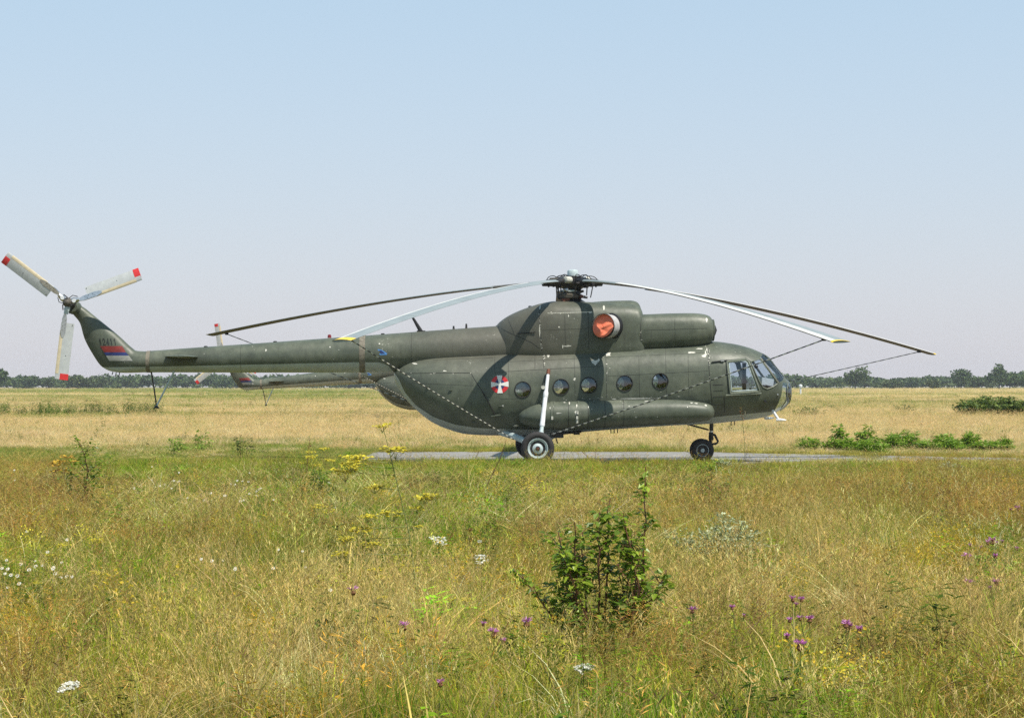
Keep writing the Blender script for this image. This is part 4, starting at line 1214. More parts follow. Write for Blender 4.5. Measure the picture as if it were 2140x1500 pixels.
# parking strip: slabs laid side by side, ragged at the ends
PAD_FAR = [(-4.1, 8.6), (5.4, 8.6), (7.9, 6.6), (13.9, 3.2), (30.0, -4.0)]
PAD_NEAR = [(-4.4, -2.9), (4.2, -3.0), (6.6, -1.0), (8.5, 1.6), (13.9, 0.9), (30.0, -5.5)]
def pad_far(x): return np.interp(x, [p[0] for p in PAD_FAR], [p[1] for p in PAD_FAR])
def pad_near(x): return np.interp(x, [p[0] for p in PAD_NEAR], [p[1] for p in PAD_NEAR])
pad = empty('concrete_parking_strip'); tag(pad, kind='structure')
xs = list(np.arange(-4.1, 30, 3.1)) + [30.0]
for x0, x1 in zip(xs, xs[1:]):
    for k in range(3):
        f = [pad_near(x0) + (pad_far(x0) - pad_near(x0)) * k / 3, pad_near(x1) + (pad_far(x1) - pad_near(x1)) * k / 3]
        g = [pad_near(x0) + (pad_far(x0) - pad_near(x0)) * (k + 1) / 3, pad_near(x1) + (pad_far(x1) - pad_near(x1)) * (k + 1) / 3]
        e = 0.012; z = rs_.uniform(-0.010, 0.0) if k == 2 or x0 > 8 else -0.0005
        q = [(x0 + e, f[0] + e), (x1 - e, f[1] + e), (x1 - e, g[1] - e), (x0 + e, g[0] - e)]
        MB().rings([[(a, b, GZ - 0.05) for a, b in q], [(a, b, z - 0.01) for a, b in q],
                    [(a + (0.012 if i in (0, 3) else -0.012), b + (0.012 if i < 2 else -0.012), z) for i, (a, b) in enumerate(q)]]).build('concrete_slab', CONC, pad, smooth=False)
# a stretch of concrete path showing far off to the right
q = [(36.5, 149.0), (41.0, 150.5), (46.5, 156.5), (49.0, 158.5), (49.0, 163.0), (46.0, 162.0), (41.0, 155.0), (36.0, 152.5)]
o = MB().rings([[(a, b, GZ - 0.05) for a, b in q], [(a, b, GZ + 0.12) for a, b in q]]).build('path', CONC, None, smooth=False)
tag(o, kind='structure')

# ------------------------------------------------------------------ grass tufts (shapes only; planted below by geometry nodes)
def plant_material(name, transl=0.42, rough=0.75, spec=0.07):
    m, nt, b = newmat(name)
    L_ = nt.links.new
    out = nt.nodes['Material Output']
    ti = N(nt, 'ShaderNodeAttribute', attribute_name='tint', attribute_type='INSTANCER')
    va = N(nt, 'ShaderNodeAttribute', attribute_name='shade')
    r = ramp(nt, va.outputs['Fac'], [(0.0, (0.74, 0.78, 0.7)), (0.5, (1.0, 1.0, 1.0)), (1.0, (1.30, 1.25, 1.2))])
    c = mixc(nt, 1.0, ti.outputs['Color'], r.outputs[0], 'MULTIPLY')
    dr = N(nt, 'ShaderNodeAttribute', attribute_name='dry')
    c = mixc(nt, dr.outputs['Fac'], c, (0.54, 0.43, 0.155))
    L_(c, b.inputs['Base Color'])
    b.inputs['Roughness'].default_value = rough
    b.inputs['Specular IOR Level'].default_value = spec
    tr = N(nt, 'ShaderNodeBsdfTranslucent'); L_(c, tr.inputs[0])
    mx = N(nt, 'ShaderNodeMixShader'); mx.inputs[0].default_value = transl
    L_(b.outputs[0], mx.inputs[1]); L_(tr.outputs[0], mx.inputs[2]); L_(mx.outputs[0], out.inputs[0])
    return m
M['grass'] = plant_material('meadow_grass')

class Strips:
    """flat blades with per-blade shade and dryness"""
    def __init__(s): s.v, s.f, s.sh, s.dr = [], [], [], []
    def blade(s, base, az, lean, bend, h, w, face, sh, dr, seg=3):
        p = np.array(base, float); d = np.array([math.cos(az), math.sin(az), 0]); fw = np.array([math.cos(face), math.sin(face), 0])
        n0 = len(s.v)
        ang = lean
        for i in range(seg + 1):
            t = i / seg
            ww = w * (1 - t * t * 0.85) * 0.5
            s.v += [tuple(p - fw * ww), tuple(p + fw * ww)]
            s.sh += [sh, sh]; s.dr += [dr, dr]
            ang = lean + bend * (t + 0.5 / seg)
            p = p + (d * math.sin(ang) + np.array([0, 0, math.cos(ang)])) * h / seg
        for i in range(seg):
            a = n0 + 2 * i
            s.f.append((a, a + 1, a + 3, a + 2))
        return p, ang
    def leaf(s, p, dirv, up, ln, w, sh, dr=0.0):
        p, d, u = np.array(p, float), np.array(dirv, float), np.array(up, float)
        d = d / np.linalg.norm(d); sd = np.cross(d, u); sd = sd / (np.linalg.norm(sd) + 1e-9)
        n0 = len(s.v)
        nn = np.cross(sd, d)
        s.v += [tuple(p), tuple(p + d * ln * 0.45 + sd * w * 0.5 + nn * ln * .05), tuple(p + d * ln - nn * ln * .08), tuple(p + d * ln * 0.45 - sd * w * 0.5 + nn * ln * .05)]
        s.sh += [sh] * 4; s.dr += [dr] * 4
        s.f.append((n0, n0 + 1, n0 + 2, n0 + 3))
    def mesh(s, name, mat):
        me = bpy.data.meshes.new(name)
        me.from_pydata(s.v, [], s.f)
        for nm, arr in (('shade', s.sh), ('dry', s.dr)):
            at = me.attributes.new(nm, 'FLOAT', 'POINT'); at.data.foreach_set('value', np.array(arr, np.float32))
        me.materials.append(mat)
        return me

tufts = bpy.data.collections.new('tuft_shapes')     # not linked to the scene
TIDX = {}
def reg(kind, me):
    o = bpy.data.objects.new('tuft_%03d' % len(tufts.objects), me)
    tufts.objects.link(o)
    TIDX.setdefault(kind, []).append(len(tufts.objects) - 1)

def make_tuft(kind, seed):
    r = random.Random(seed); s = Strips()
    if kind == 'fine':                         # dense fine grass
        for _ in range(70):
            rr, a = 0.26 * math.sqrt(r.random()), r.uniform(0, 6.283)
            s.blade((rr * math.cos(a), rr * math.sin(a), 0), r.uniform(0, 6.283), r.uniform(0, 0.30), r.uniform(0.05, 0.7), r.uniform(0.20, 0.52), r.uniform(0.005, 0.009), r.uniform(0, 3.14), r.random(), r.choice([0, 0, 0, 0, 0.15, 0.6]))
    elif kind == 'straw':                      # tall ripe grass with seed heads
        for _ in range(40):
            rr, a = 0.26 * math.sqrt(r.random()), r.uniform(0, 6.283)
            s.blade((rr * math.cos(a), rr * math.sin(a), 0), r.uniform(0, 6.283), r.uniform(0, 0.4), r.uniform(0.2, 1.0), r.uniform(0.18, 0.42), r.uniform(0.005, 0.009), r.uniform(0, 3.14), r.random(), r.choice([0, 0, 0, 0.2, 0.5]))
        for _ in range(26):
            rr, a = 0.24 * math.sqrt(r.random()), r.uniform(0, 6.283)
            sh = r.random(); az = r.uniform(0, 6.283)
            p, ang = s.blade((rr * math.cos(a), rr * math.sin(a), 0), az, r.uniform(0, 0.22), r.uniform(0.05, 0.5), r.uniform(0.42, 0.70), 0.003, r.uniform(0, 3.14), sh, 0.2)
            for k in range(5):
                q = p - np.array([math.cos(az) * math.sin(ang), math.sin(az) * math.sin(ang), math.cos(ang)]) * 0.018 * k
                s.leaf(q, (r.uniform(-.6, .6), r.uniform(-.6, .6), 1), (r.uniform(-1, 1), r.uniform(-1, 1), 0.1), r.uniform(0.025, 0.05), r.uniform(0.004, 0.007), min(1, sh + 0.2), 0.25)
    elif kind == 'panicle':                    # reddish airy seed heads
        for _ in range(40):
            rr, a = 0.25 * math.sqrt(r.random()), r.uniform(0, 6.283)
            s.blade((rr * math.cos(a), rr * math.sin(a), 0), r.uniform(0, 6.283), r.uniform(0, 0.3), r.uniform(0.1, 0.7), r.uniform(0.15, 0.36), r.uniform(0.005, 0.008), r.uniform(0, 3.14), r.random(), r.choice([0, 0, 0.4]))
        for _ in range(26):
            rr, a = 0.25 * math.sqrt(r.random()), r.uniform(0, 6.283)
            sh = r.random(); az = r.uniform(0, 6.283); h = r.uniform(0.38, 0.62)
            p, ang = s.blade((rr * math.cos(a), rr * math.sin(a), 0), az, r.uniform(0, 0.2), r.uniform(0, 0.35), h, 0.0028, r.uniform(0, 3.14), sh, 0.15)
            for k in range(5):
                s.leaf(p - np.array([0, 0, 0.022 * k]), (r.uniform(-1, 1), r.uniform(-1, 1), r.uniform(0.1, 0.9)), (r.uniform(-1, 1), r.uniform(-1, 1), 0.2), r.uniform(0.03, 0.06), 0.005, sh, 0.0)
    elif kind == 'arch':                       # long dry arching leaves
        for _ in range(46):
            rr, a = 0.16 * math.sqrt(r.random()), r.uniform(0, 6.283)
            s.blade((rr * math.cos(a), rr * math.sin(a), 0), a + r.uniform(-.6, .6), r.uniform(0.05, 0.5), r.uniform(0.7, 1.9), r.uniform(0.3, 0.68), r.uniform(0.006, 0.011), r.uniform(0, 3.14), r.random(), r.choice([0, 0.3, 0.8, 1.0]), 4)
    elif kind == 'lush':                       # green broad grass
        for _ in range(52):
            rr, a = 0.22 * math.sqrt(r.random()), r.uniform(0, 6.283)
            s.blade((rr * math.cos(a), rr * math.sin(a), 0), r.uniform(0, 6.283), r.uniform(0, 0.45), r.uniform(0.1, 1.1), r.uniform(0.16, 0.36), r.uniform(0.007, 0.013), r.uniform(0, 3.14), r.random(), r.choice([0, 0, 0, 0, 0.4]))
    elif kind == 'herb':                       # low leafy plants
        for _ in range(9):
            rr, a = 0.16 * math.sqrt(r.random()), r.uniform(0, 6.283); h = r.uniform(0.15, 0.45)
            b0 = (rr * math.cos(a), rr * math.sin(a), 0)
            s.blade(b0, r.uniform(0, 6.283), 0.1, 0.2, h, 0.004, r.uniform(0, 3), 0.4, 0.1)
            for k in range(12):
                z = h * r.uniform(0.2, 1.0); t = r.uniform(0, 6.283)
                s.leaf((b0[0], b0[1], z), (math.cos(t), math.sin(t), r.uniform(-.2, .7)), (0, 0, 1), r.uniform(0.03, 0.075), r.uniform(0.012, 0.028), r.random(), r.choice([0, 0, 0, .3]))
    elif kind == 'stalk':                      # dead upright stems with side twigs
        for _ in range(4):
            rr, a = 0.15 * math.sqrt(r.random()), r.uniform(0, 6.283); az = r.uniform(0, 6.283); h = r.uniform(0.5, 0.95); ln = r.uniform(0, 0.3)
            b0 = np.array((rr * math.cos(a), rr * math.sin(a), 0))
            s.blade(b0, az, ln, r.uniform(-.1, .25), h, 0.006, r.uniform(0, 3.14), 0.3, 0.0)
            for k in range(10):
                t = r.uniform(0.35, 1.0); q = b0 + np.array([math.cos(az) * math.sin(ln), math.sin(az) * math.sin(ln), math.cos(ln)]) * h * t
                s.leaf(q, (r.uniform(-1, 1), r.uniform(-1, 1), r.uniform(0.3, 1)), (r.uniform(-1, 1), r.uniform(-1, 1), .3), r.uniform(0.03, 0.10), 0.006, r.random(), 0.0)
    elif kind == 'blossom':                    # fine bush of tiny yellow-orange blossoms and pods
        for _ in range(10):
            rr, a = 0.12 * math.sqrt(r.random()), r.uniform(0, 6.283); az = r.uniform(0, 6.283); h = r.uniform(0.3, 0.55); ln = r.uniform(0, 0.45)
            b0 = np.array((rr * math.cos(a), rr * math.sin(a), 0))
            s.blade(b0, az, ln, 0.1, h, 0.004, r.uniform(0, 3.14), 0.2, 0.2)
            for k in range(14):
                t = r.uniform(0.45, 1.05); q = b0 + np.array([math.cos(az) * math.sin(ln), math.sin(az) * math.sin(ln), math.cos(ln)]) * h * t + np.array([r.gauss(0, .035), r.gauss(0, .035), r.gauss(0, .02)])
                s.leaf(q, (r.uniform(-1, 1), r.uniform(-1, 1), r.uniform(0.2, 1)), (r.uniform(-1, 1), r.uniform(-1, 1), .6), r.uniform(0.012, 0.028), r.uniform(0.010, 0.018), r.random(), 0.0)
    return s.mesh('tuft', M['grass'])
for kind, cnt in (('fine', 4), ('straw', 4), ('panicle', 3), ('arch', 3), ('lush', 4), ('herb', 3), ('stalk', 3), ('blossom', 2)):
    for k in range(cnt):
        reg(kind, make_tuft(kind, 100 * len(TIDX) + k))

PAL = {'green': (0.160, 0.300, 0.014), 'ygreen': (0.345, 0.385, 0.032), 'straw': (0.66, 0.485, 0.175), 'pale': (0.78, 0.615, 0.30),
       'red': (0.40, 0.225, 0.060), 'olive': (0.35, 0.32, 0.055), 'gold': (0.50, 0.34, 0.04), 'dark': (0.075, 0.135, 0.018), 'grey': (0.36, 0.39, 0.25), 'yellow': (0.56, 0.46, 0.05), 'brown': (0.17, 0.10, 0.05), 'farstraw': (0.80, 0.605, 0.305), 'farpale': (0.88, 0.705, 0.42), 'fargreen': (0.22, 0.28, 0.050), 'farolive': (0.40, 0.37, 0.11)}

# vegetation map: patches named by where they grow (photo column, photo row, half sizes), what dominates there
PATCH = [('green', 800, 1035, 330, 60, 1.3), ('green', 980, 1005, 320, 38, 1.2), ('green', 430, 1015, 260, 55, 0.9), ('green', 640, 1085, 190, 60, 0.9), ('green', 1180, 1005, 260, 35, 0.8),
         ('green', 260, 1120, 150, 60, 0.5), ('green', 1010, 1100, 140, 60, 0.6), ('green', 60, 1150, 120, 60, 0.5), ('green', 1560, 975, 260, 25, 0.8), ('green', 2060, 1140, 110, 70, 0.7),
         ('red', 50, 1040, 150, 60, 1.2), ('red', 1780, 1045, 330, 42, 1.3), ('red', 2090, 1050, 150, 60, 0.8), ('red', 1290, 1420, 210, 55, 1.1), ('red', 2070, 1440, 150, 70, 0.9), ('red', 110, 1420, 190, 70, 0.8),
         ('red', 1130, 1120, 70, 60, 0.7), ('red', 480, 1150, 260, 30, 0.5), ('red', 1330, 1010, 160, 30, 0.7), ('red', 900, 1420, 120, 50, 0.4),
         ('straw', 700, 1270, 230, 110, 0.9), ('straw', 1740, 1240, 280, 100, 1.4), ('straw', 1950, 1330, 200, 80, 0.8), ('straw', 380, 1290, 300, 90, 0.7), ('straw', 1650, 1110, 160, 60, 0.8), ('straw', 1000, 1330, 200, 60, 0.6), ('straw', 1300, 1190, 120, 60, 0.5),
         ('gold', 1960, 1180, 90, 40, 1.6), ('gold', 520, 1280, 40, 60, 0.9), ('gold', 30, 1290, 60, 80, 0.8), ('gold', 490, 1400, 60, 40, 0.8), ('gold', 1100, 1215, 50, 40, 0.9), ('gold', 2030, 1080, 60, 50, 0.7), ('gold', 200, 1110, 60, 25, .6)]

def patch_weights(x, d):
    px = CX + x * F / d; py = HY + (CAM[2] - 0.25) * F / d
    w = {k: np.full(len(x), b) for k, b in (('green', 0.44), ('straw', 0.13), ('red', 0.09), ('ygreen', 0.62), ('gold', 0.015))}
    for k, cx, cy, rx, ry, a in PATCH:
        w[k] = w[k] + a * (2.8 if k == 'green' else 1.35) * np.exp(-((px - cx) / rx) ** 2 - ((py - cy) / ry) ** 2)
    cl = lambda s, k: np.clip((vnoise(x, d, s, k) - 0.32) * 2.8, 0, 1)
    w['green'] = (w['green'] + 0.75 * np.exp(-((py - 1000) / 75) ** 2) * (px > 250) * np.interp(px, [1250, 1700], [1, .35])) * (0.35 + 1.3 * cl(1.7, 3)); w['straw'] *= 0.2 + 1.6 * cl(1.3, 5)
    w['red'] *= 0.2 + 1.6 * cl(1.1, 8); w['ygreen'] *= 0.4 + 1.2 * cl(0.9, 9); w['gold'] *= 2.2 * cl(0.8, 12)
    return w

pts = {k: [] for k in ('p', 'i', 'r', 's', 't')}
def emit(x, y, kind, col, sc_xy, sc_z, jit=0.34):
    n = len(x)
    if n == 0: return
    lst = TIDX[kind]
    pts['p'].append(np.column_stack([x, y, np.full(n, GZ)]))
    pts['i'].append(np.array(lst)[rs_.randint(0, len(lst), n)])
    pts['r'].append(np.column_stack([rs_.normal(0, 0.06, n), rs_.normal(0, 0.06, n), rs_.uniform(0, 6.283, n)]))
    k = rs_.uniform(0.78, 1.25, n)
    pts['s'].append(np.column_stack([sc_xy * k, sc_xy * k, sc_z * k * rs_.uniform(0.8, 1.2, n)]))
    c = np.asarray(col, float); c = np.broadcast_to(c, (n, 3)) * np.exp(rs_.normal(0, jit, (n, 1))) * np.exp(rs_.normal(0, 0.05, (n, 3)))
    pts['t'].append(c)

def scatter(d0, d1, dens, half=0.30):
    m = 3.5                                   # the meadow goes on well past both sides of the picture
    n = int((half * (d1 ** 2 - d0 ** 2) + 2 * m * (d1 - d0)) * dens)
    d = np.sqrt(rs_.uniform(d0 ** 2, d1 ** 2, n))
    x = rs_.uniform(-1, 1, n) * (half * d + m)
    return x, d
def on_pad(x, y, margin=0.0):
    return (x > -4.1 - margin) & (x < 30) & (y < pad_far(x) + margin) & (y > pad_near(x) - margin)

SHRUB_SPOTS = []
def field_near(d0, d1, dens, hs, wide=1.0):
    x, d = scatter(d0, d1, dens); y = d + CAM[1]
    keep = ~on_pad(x, y, -0.10) & ~((np.abs(x - 0.66) < 0.7) & (y > -41.0) & (y < -39.2) & (rs_.rand(len(x)) < 0.72))
    # thin cover growing right up to the concrete and over its front edge
    x, d, y = x[keep], d[keep], y[keep]
    w = patch_weights(x, d); ks = list(w); a = np.array([w[k] for k in ks]); a = a / a.sum(0)
    pick = (a.cumsum(0) < rs_.rand(len(x))).sum(0)
    hh = hs * (0.5 + 0.6 * vnoise(x, d, 2.3, 21) + 0.4 * vnoise(x, d, 0.7, 22))
    # the grass stays low in front of the concrete
    low = np.interp(d, [30, 44, 48, 51], [1.0, 0.85, 0.8, 0.8]) if d1 > 40 else np.ones(len(x))
    hh = hh * low
    for j, k in enumerate(ks):
        m = pick == j; q = rs_.rand(len(x))
        for kind, lo, hi, col in {'green': (('lush', 0, .45, 'green'), ('fine', .45, .8, 'green'), ('herb', .8, .9, 'green'), ('fine', .9, 1, 'ygreen')),
                                  'straw': (('straw', 0, .5, 'straw'), ('arch', .5, .8, 'straw'), ('fine', .8, 1, 'pale')),
                                  'red': (('panicle', 0, .6, 'red'), ('straw', .6, .8, 'olive'), ('fine', .8, 1, 'olive')),
                                  'ygreen': (('fine', 0, .55, 'ygreen'), ('arch', .55, .75, 'ygreen'), ('straw', .75, .95, 'olive'), ('stalk', .95, 1, 'brown')),
                                  'gold': (('blossom', 0, .6, 'gold'), ('panicle', .6, 1, 'gold'))}[k]:
            mm = m & (q >= lo) & (q < hi)
            emit(x[mm], y[mm], kind, PAL[col], np.full(mm.sum(), wide), hh[mm])
field_near(9.0, 30.0, 25, 0.72)
field_near(30.0, 51.5, 19, 0.60, 1.15)
for kind, n, col, sx, sz in (('arch', 900, 'pale', 1.15, 0.95), ('arch', 800, 'ygreen', 1.15, 0.95), ('arch', 500, 'straw', 1.3, 1.05), ('stalk', 130, 'brown', 0.8, 0.65), ('stalk', 120, 'olive', 0.8, 0.7), ('lush', 700, 'green', 1.4, 1.0), ('lush', 400, 'ygreen', 1.4, 1.0), ('herb', 500, 'green', 1.2, 0.85), ('herb', 260, 'dark', 1.3, 0.9), ('herb', 300, 'dark', 1.8, 1.05), ('herb', 200, 'green', 1.9, 1.0), ('panicle', 260, 'brown', 1.1, 0.9), ('herb', 300, 'ygreen', 1.3, 0.8), ('blossom', 150, 'gold', 1.4, 0.95), ('blossom', 90, 'yellow', 1.3, 0.9), ('straw', 300, 'pale', 0.8, 0.75), ('panicle', 200, 'red', 0.9, 0.8)):
    x, d = scatter(9.0, 44.0, 2.2); k = rs_.permutation(len(x))[:n]; x, d = x[k], d[k]
    emit(x, d + CAM[1], kind, PAL[col], np.full(n, sx), sz * np.interp(d, [30, 44], [1, 0.7]))
# grass grown up around the foot of the leafy bush
for kind, n, col, sz in (('straw', 4, 'pale', 0.6), ('arch', 12, 'straw', 0.75), ('fine', 10, 'ygreen', 0.7), ('lush', 14, 'green', 0.8), ('panicle', 5, 'red', 0.65)):
    emit(0.68 + rs_.normal(0, 0.5, n), -39.7 + rs_.uniform(-0.75, 0.1, n), kind, PAL[col], np.full(n, 0.9), np.full(n, sz))
# weeds in the cracks and along the front edge of the concrete
x = rs_.uniform(-9, 17, 700); y = pad_near(x) - 0.2 + rs_.normal(0, 0.45, 700); emit(x, y, 'lush', PAL['ygreen'], np.full(700, 0.9), np.where(x > 5.5, 0.22, 0.8))
x = rs_.uniform(7.5, 17, 220); y = pad_near(x) + rs_.uniform(0, 1, 220) * (pad_far(x) - pad_near(x)); m = vnoise(x, y, 0.9, 88) > 0.55
emit(x[m], y[m], 'fine', PAL['olive'], np.full(m.sum(), 0.9), np.full(m.sum(), 0.25))
x = rs_.uniform(-4, 17, 500); y = pad_far(x) + rs_.normal(0.1, 0.25, 500); emit(x, y, 'fine', PAL['olive'], np.full(500, 0.8), np.full(500, 0.35))

def field_far(d0, d1, dens, wide, hs):
    x, d = scatter(d0, d1, dens, 0.32); y = d + CAM[1]
    keep = ~on_pad(x, y, 0.0)
    keep &= ~((x > 35.5) & (x < 49.5) & (y > 146) & (y < 164) & (np.abs((x - 36) * 0.75 + 150 - y) < 3.2))
    x, d, y = x[keep], d[keep], y[keep]
    py = HY + CAM[2] * F / d; px = CX + x * F / d
    dw = np.where(d < 90, d + 10 * (vnoise(x, y, 4, 61) - 0.5), d)
    g = np.interp(dw, [56, 64, 69, 76, 95, 150, 185, 215, 280, 420, 560, 900], [0.75, 0.70, 0.40, 0.08, -0.05, 0.0, 0.16, 0.40, 0.52, 0.40, 0.55, 0.6])
    g = g + 0.8 * (vnoise(x, y, 9, 31) - 0.5) + 1.3 * (vnoise(x * 0.16, y, 13, 33) - 0.5) * (d > 70) + 1.2 * (vnoise(x * 0.1, np.log(d) * 60, 4, 35) - 0.5) * (d > 72)
    g = g + 0.35 * np.exp(-((px - 300) / 420) ** 2) * (d > 170) + 0.5 * np.exp(-((px - 650) / 200) ** 2 - ((py - 826) / 10) ** 2)
    g = g + 0.55 * np.exp(-((px - 160) / 330) ** 2 - ((py - 872) / 7) ** 2) + 0.25 * np.exp(-((px - 1800) / 300) ** 2 - ((py - 850) / 8) ** 2) + 0.5 * (dw < 68) * (px < 820)
    q = rs_.rand(len(x)); green = q < g
    hh = hs * (0.8 + 0.4 * vnoise(x, y, 5, 41)) * np.interp(np.where(d > 63, dw, d), [60, 62, 66, 72], [0.26, 0.5, 0.6, 1.0])
    a = rs_.rand(len(x))
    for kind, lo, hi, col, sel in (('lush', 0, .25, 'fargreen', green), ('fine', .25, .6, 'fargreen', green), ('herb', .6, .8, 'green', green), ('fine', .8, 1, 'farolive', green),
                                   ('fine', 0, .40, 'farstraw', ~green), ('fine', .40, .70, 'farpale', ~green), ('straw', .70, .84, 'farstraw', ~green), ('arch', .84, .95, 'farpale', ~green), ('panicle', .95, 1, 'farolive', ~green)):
        m = sel & (a >= lo) & (a < hi)
        emit(x[m], y[m], kind, PAL[col], np.full(m.sum(), wide), hh[m], 0.12)
field_far(51.5, 75, 16, 1.2, 0.55)
field_far(75, 130, 8, 1.7, 0.62)
field_far(130, 260, 2.6, 2.6, 0.7)
field_far(260, 520, 0.6, 5.0, 0.75)
field_far(520, 870, 0.14, 9.0, 0.75)
# scattered weeds standing above the ripe grass
for d0, d1, n in ((66, 120, 260), (120, 240, 420), (240, 600, 500)):
    d = np.sqrt(rs_.uniform(d0 ** 2, d1 ** 2, n)); x = rs_.uniform(-.3, .3, n) * d; y = d + CAM[1]
    m = (vnoise(x, y, 14, 55) > 0.45) & ~on_pad(x, y, 0.4)
    emit(x[m], y[m], 'herb', PAL['dark'], np.full(m.sum(), 1.5 * d0 / 66), np.full(m.sum(), 1.25))
    m = (vnoise(x, y, 14, 56) > 0.55) & ~on_pad(x, y, 0.4)
    emit(x[m], y[m], 'stalk', PAL['brown'], np.full(m.sum(), 1.3 * d0 / 66), np.full(m.sum(), 0.75))
d = rs_.normal(133, 4, 130); x = ((rs_.uniform(-30, 345, 130)) - CX) / F * d
emit(x, d + CAM[1], 'herb', PAL['dark'], np.full(130, 2.2), np.full(130, 1.9))

def scatter_object():
    P = np.concatenate(pts['p']); n = len(P)
    me = bpy.data.meshes.new('meadow_grass')
    me.vertices.add(n); me.vertices.foreach_set('co', P.astype(np.float32).ravel())
    def att(name, typ, arr, key='value'):
        a = me.attributes.new(name, typ, 'POINT'); a.data.foreach_set(key, arr)
    att('idx', 'INT', np.concatenate(pts['i']).astype(np.int32))
    att('rot', 'FLOAT_VECTOR', np.concatenate(pts['r']).astype(np.float32).ravel(), 'vector')
    att('scl', 'FLOAT_VECTOR', np.concatenate(pts['s']).astype(np.float32).ravel(), 'vector')
    t = np.concatenate(pts['t']); t = np.clip(np.column_stack([t, np.ones(n)]), 0, 1)
    att('tint', 'FLOAT_COLOR', t.astype(np.float32).ravel(), 'color')
    o = bpy.data.objects.new('meadow_grass', me); C.objects.link(o)
    ng = bpy.data.node_groups.new('plant_tufts', 'GeometryNodeTree')
    ng.interface.new_socket('Geometry', in_out='INPUT', socket_type='NodeSocketGeometry')
    ng.interface.new_socket('Geometry', in_out='OUTPUT', socket_type='NodeSocketGeometry')
    gi, go = ng.nodes.new('NodeGroupInput'), ng.nodes.new('NodeGroupOutput')
    ci = ng.nodes.new('GeometryNodeCollectionInfo'); ci.inputs['Collection'].default_value = tufts
    ci.inputs['Separate Children'].default_value = True; ci.inputs['Reset Children'].default_value = True
    ip = ng.nodes.new('GeometryNodeInstanceOnPoints'); ip.inputs['Pick Instance'].default_value = True
    def named(nm, typ):
        a = ng.nodes.new('GeometryNodeInputNamedAttribute'); a.data_type = typ; a.inputs[0].default_value = nm
        return a.outputs['Attribute']
    e2r = ng.nodes.new('FunctionNodeEulerToRotation')
    ng.links.new(named('rot', 'FLOAT_VECTOR'), e2r.inputs[0])
    ng.links.new(gi.outputs[0], ip.inputs['Points']); ng.links.new(ci.outputs[0], ip.inputs['Instance'])
    ng.links.new(named('idx', 'INT'), ip.inputs['Instance Index'])
    ng.links.new(e2r.outputs[0], ip.inputs['Rotation']); ng.links.new(named('scl', 'FLOAT_VECTOR'), ip.inputs['Scale'])
    ng.links.new(ip.outputs[0], go.inputs[0])
    md = o.modifiers.new('plant', 'NODES'); md.node_group = ng
    print('tufts planted:', n)
    return o
tag(scatter_object(), 'rough meadow of ripe straw and green grasses covering the airfield', 'grass', kind='stuff')
# ------------------------------------------------------------------ single plants, shrubs and trees
def leaf_material(name, col, col2, transl=0.35, rough=0.5, spec=0.4):
    m, nt, b = newmat(name)
    L_ = nt.links.new
    out = nt.nodes['Material Output']
    va = N(nt, 'ShaderNodeAttribute', attribute_name='shade')
    r = ramp(nt, va.outputs['Fac'], [(0.0, tuple(x * 0.65 for x in col)), (0.5, col), (1.0, col2)])
    L_(r.outputs[0], b.inputs['Base Color'])
    b.inputs['Roughness'].default_value = rough
    b.inputs['Specular IOR Level'].default_value = spec
    tr = N(nt, 'ShaderNodeBsdfTranslucent'); L_(r.outputs[0], tr.inputs[0])
    mx = N(nt, 'ShaderNodeMixShader'); mx.inputs[0].default_value = transl
    L_(b.outputs[0], mx.inputs[1]); L_(tr.outputs[0], mx.inputs[2]); L_(mx.outputs[0], out.inputs[0])
    return m
LM = {
    'bush': leaf_material('bush_leaf', (0.15, 0.245, 0.018), (0.40, 0.52, 0.055), 0.45, 0.38, 0.5),
    'weed': leaf_material('weed_leaf', (0.19, 0.33, 0.025), (0.37, 0.52, 0.06), 0.35),
    'darkbush': leaf_material('dark_bush_leaf', (0.10, 0.165, 0.022), (0.26, 0.31, 0.055), 0.25),
    'tree': leaf_material('tree_leaf', (0.052, 0.095, 0.022), (0.125, 0.18, 0.038), 0.2, 0.6),
    'tree2': leaf_material('tree_leaf_light', (0.075, 0.115, 0.028), (0.16, 0.19, 0.048), 0.2, 0.6),
    'grey': leaf_material('silver_leaf', (0.36, 0.42, 0.24), (0.62, 0.66, 0.42), 0.25, 0.7, 0.2),
    'yellow': leaf_material('yellow_blossom', (0.55, 0.47, 0.03), (0.80, 0.68, 0.06), 0.3, 0.6),
    'amber': leaf_material('amber_blossom', (0.50, 0.30, 0.03), (0.72, 0.48, 0.05), 0.3, 0.6),
    'white': leaf_material('white_petal', (0.86, 0.85, 0.74), (0.93, 0.92, 0.84), 0.3, 0.6),
    'pink': leaf_material('purple_floret', (0.60, 0.20, 0.50), (0.85, 0.46, 0.74), 0.3, 0.6),
    'stem': leaf_material('green_stem', (0.20, 0.23, 0.06), (0.30, 0.31, 0.10), 0.1, 0.6),
    'redstem': leaf_material('red_brown_stem', (0.13, 0.055, 0.03), (0.22, 0.10, 0.05), 0.0, 0.6),
    'rust': leaf_material('rusty_seeds', (0.20, 0.085, 0.035), (0.33, 0.16, 0.06), 0.1, 0.7),
    'bark': leaf_material('tree_bark', (0.07, 0.055, 0.04), (0.12, 0.095, 0.07), 0.0, 0.8)}

def strip_obj(s, name, mat, parent=None):
    o = bpy.data.objects.new(name, s.mesh(name, mat)); o.parent = parent; C.objects.link(o); return o
def stems_obj(lines, name, mat, parent, n=5):
    """lines: (points, radii)"""
    mb = MB()
    for p, r in lines: mb.tube(p, r, n)
    me = mb.mesh(name)
    a = me.attributes.new('shade', 'FLOAT', 'POINT'); a.data.foreach_set('value', np.random.RandomState(3).rand(len(me.vertices)).astype(np.float32))
    return link_mesh(name, me, mat, parent, 60)

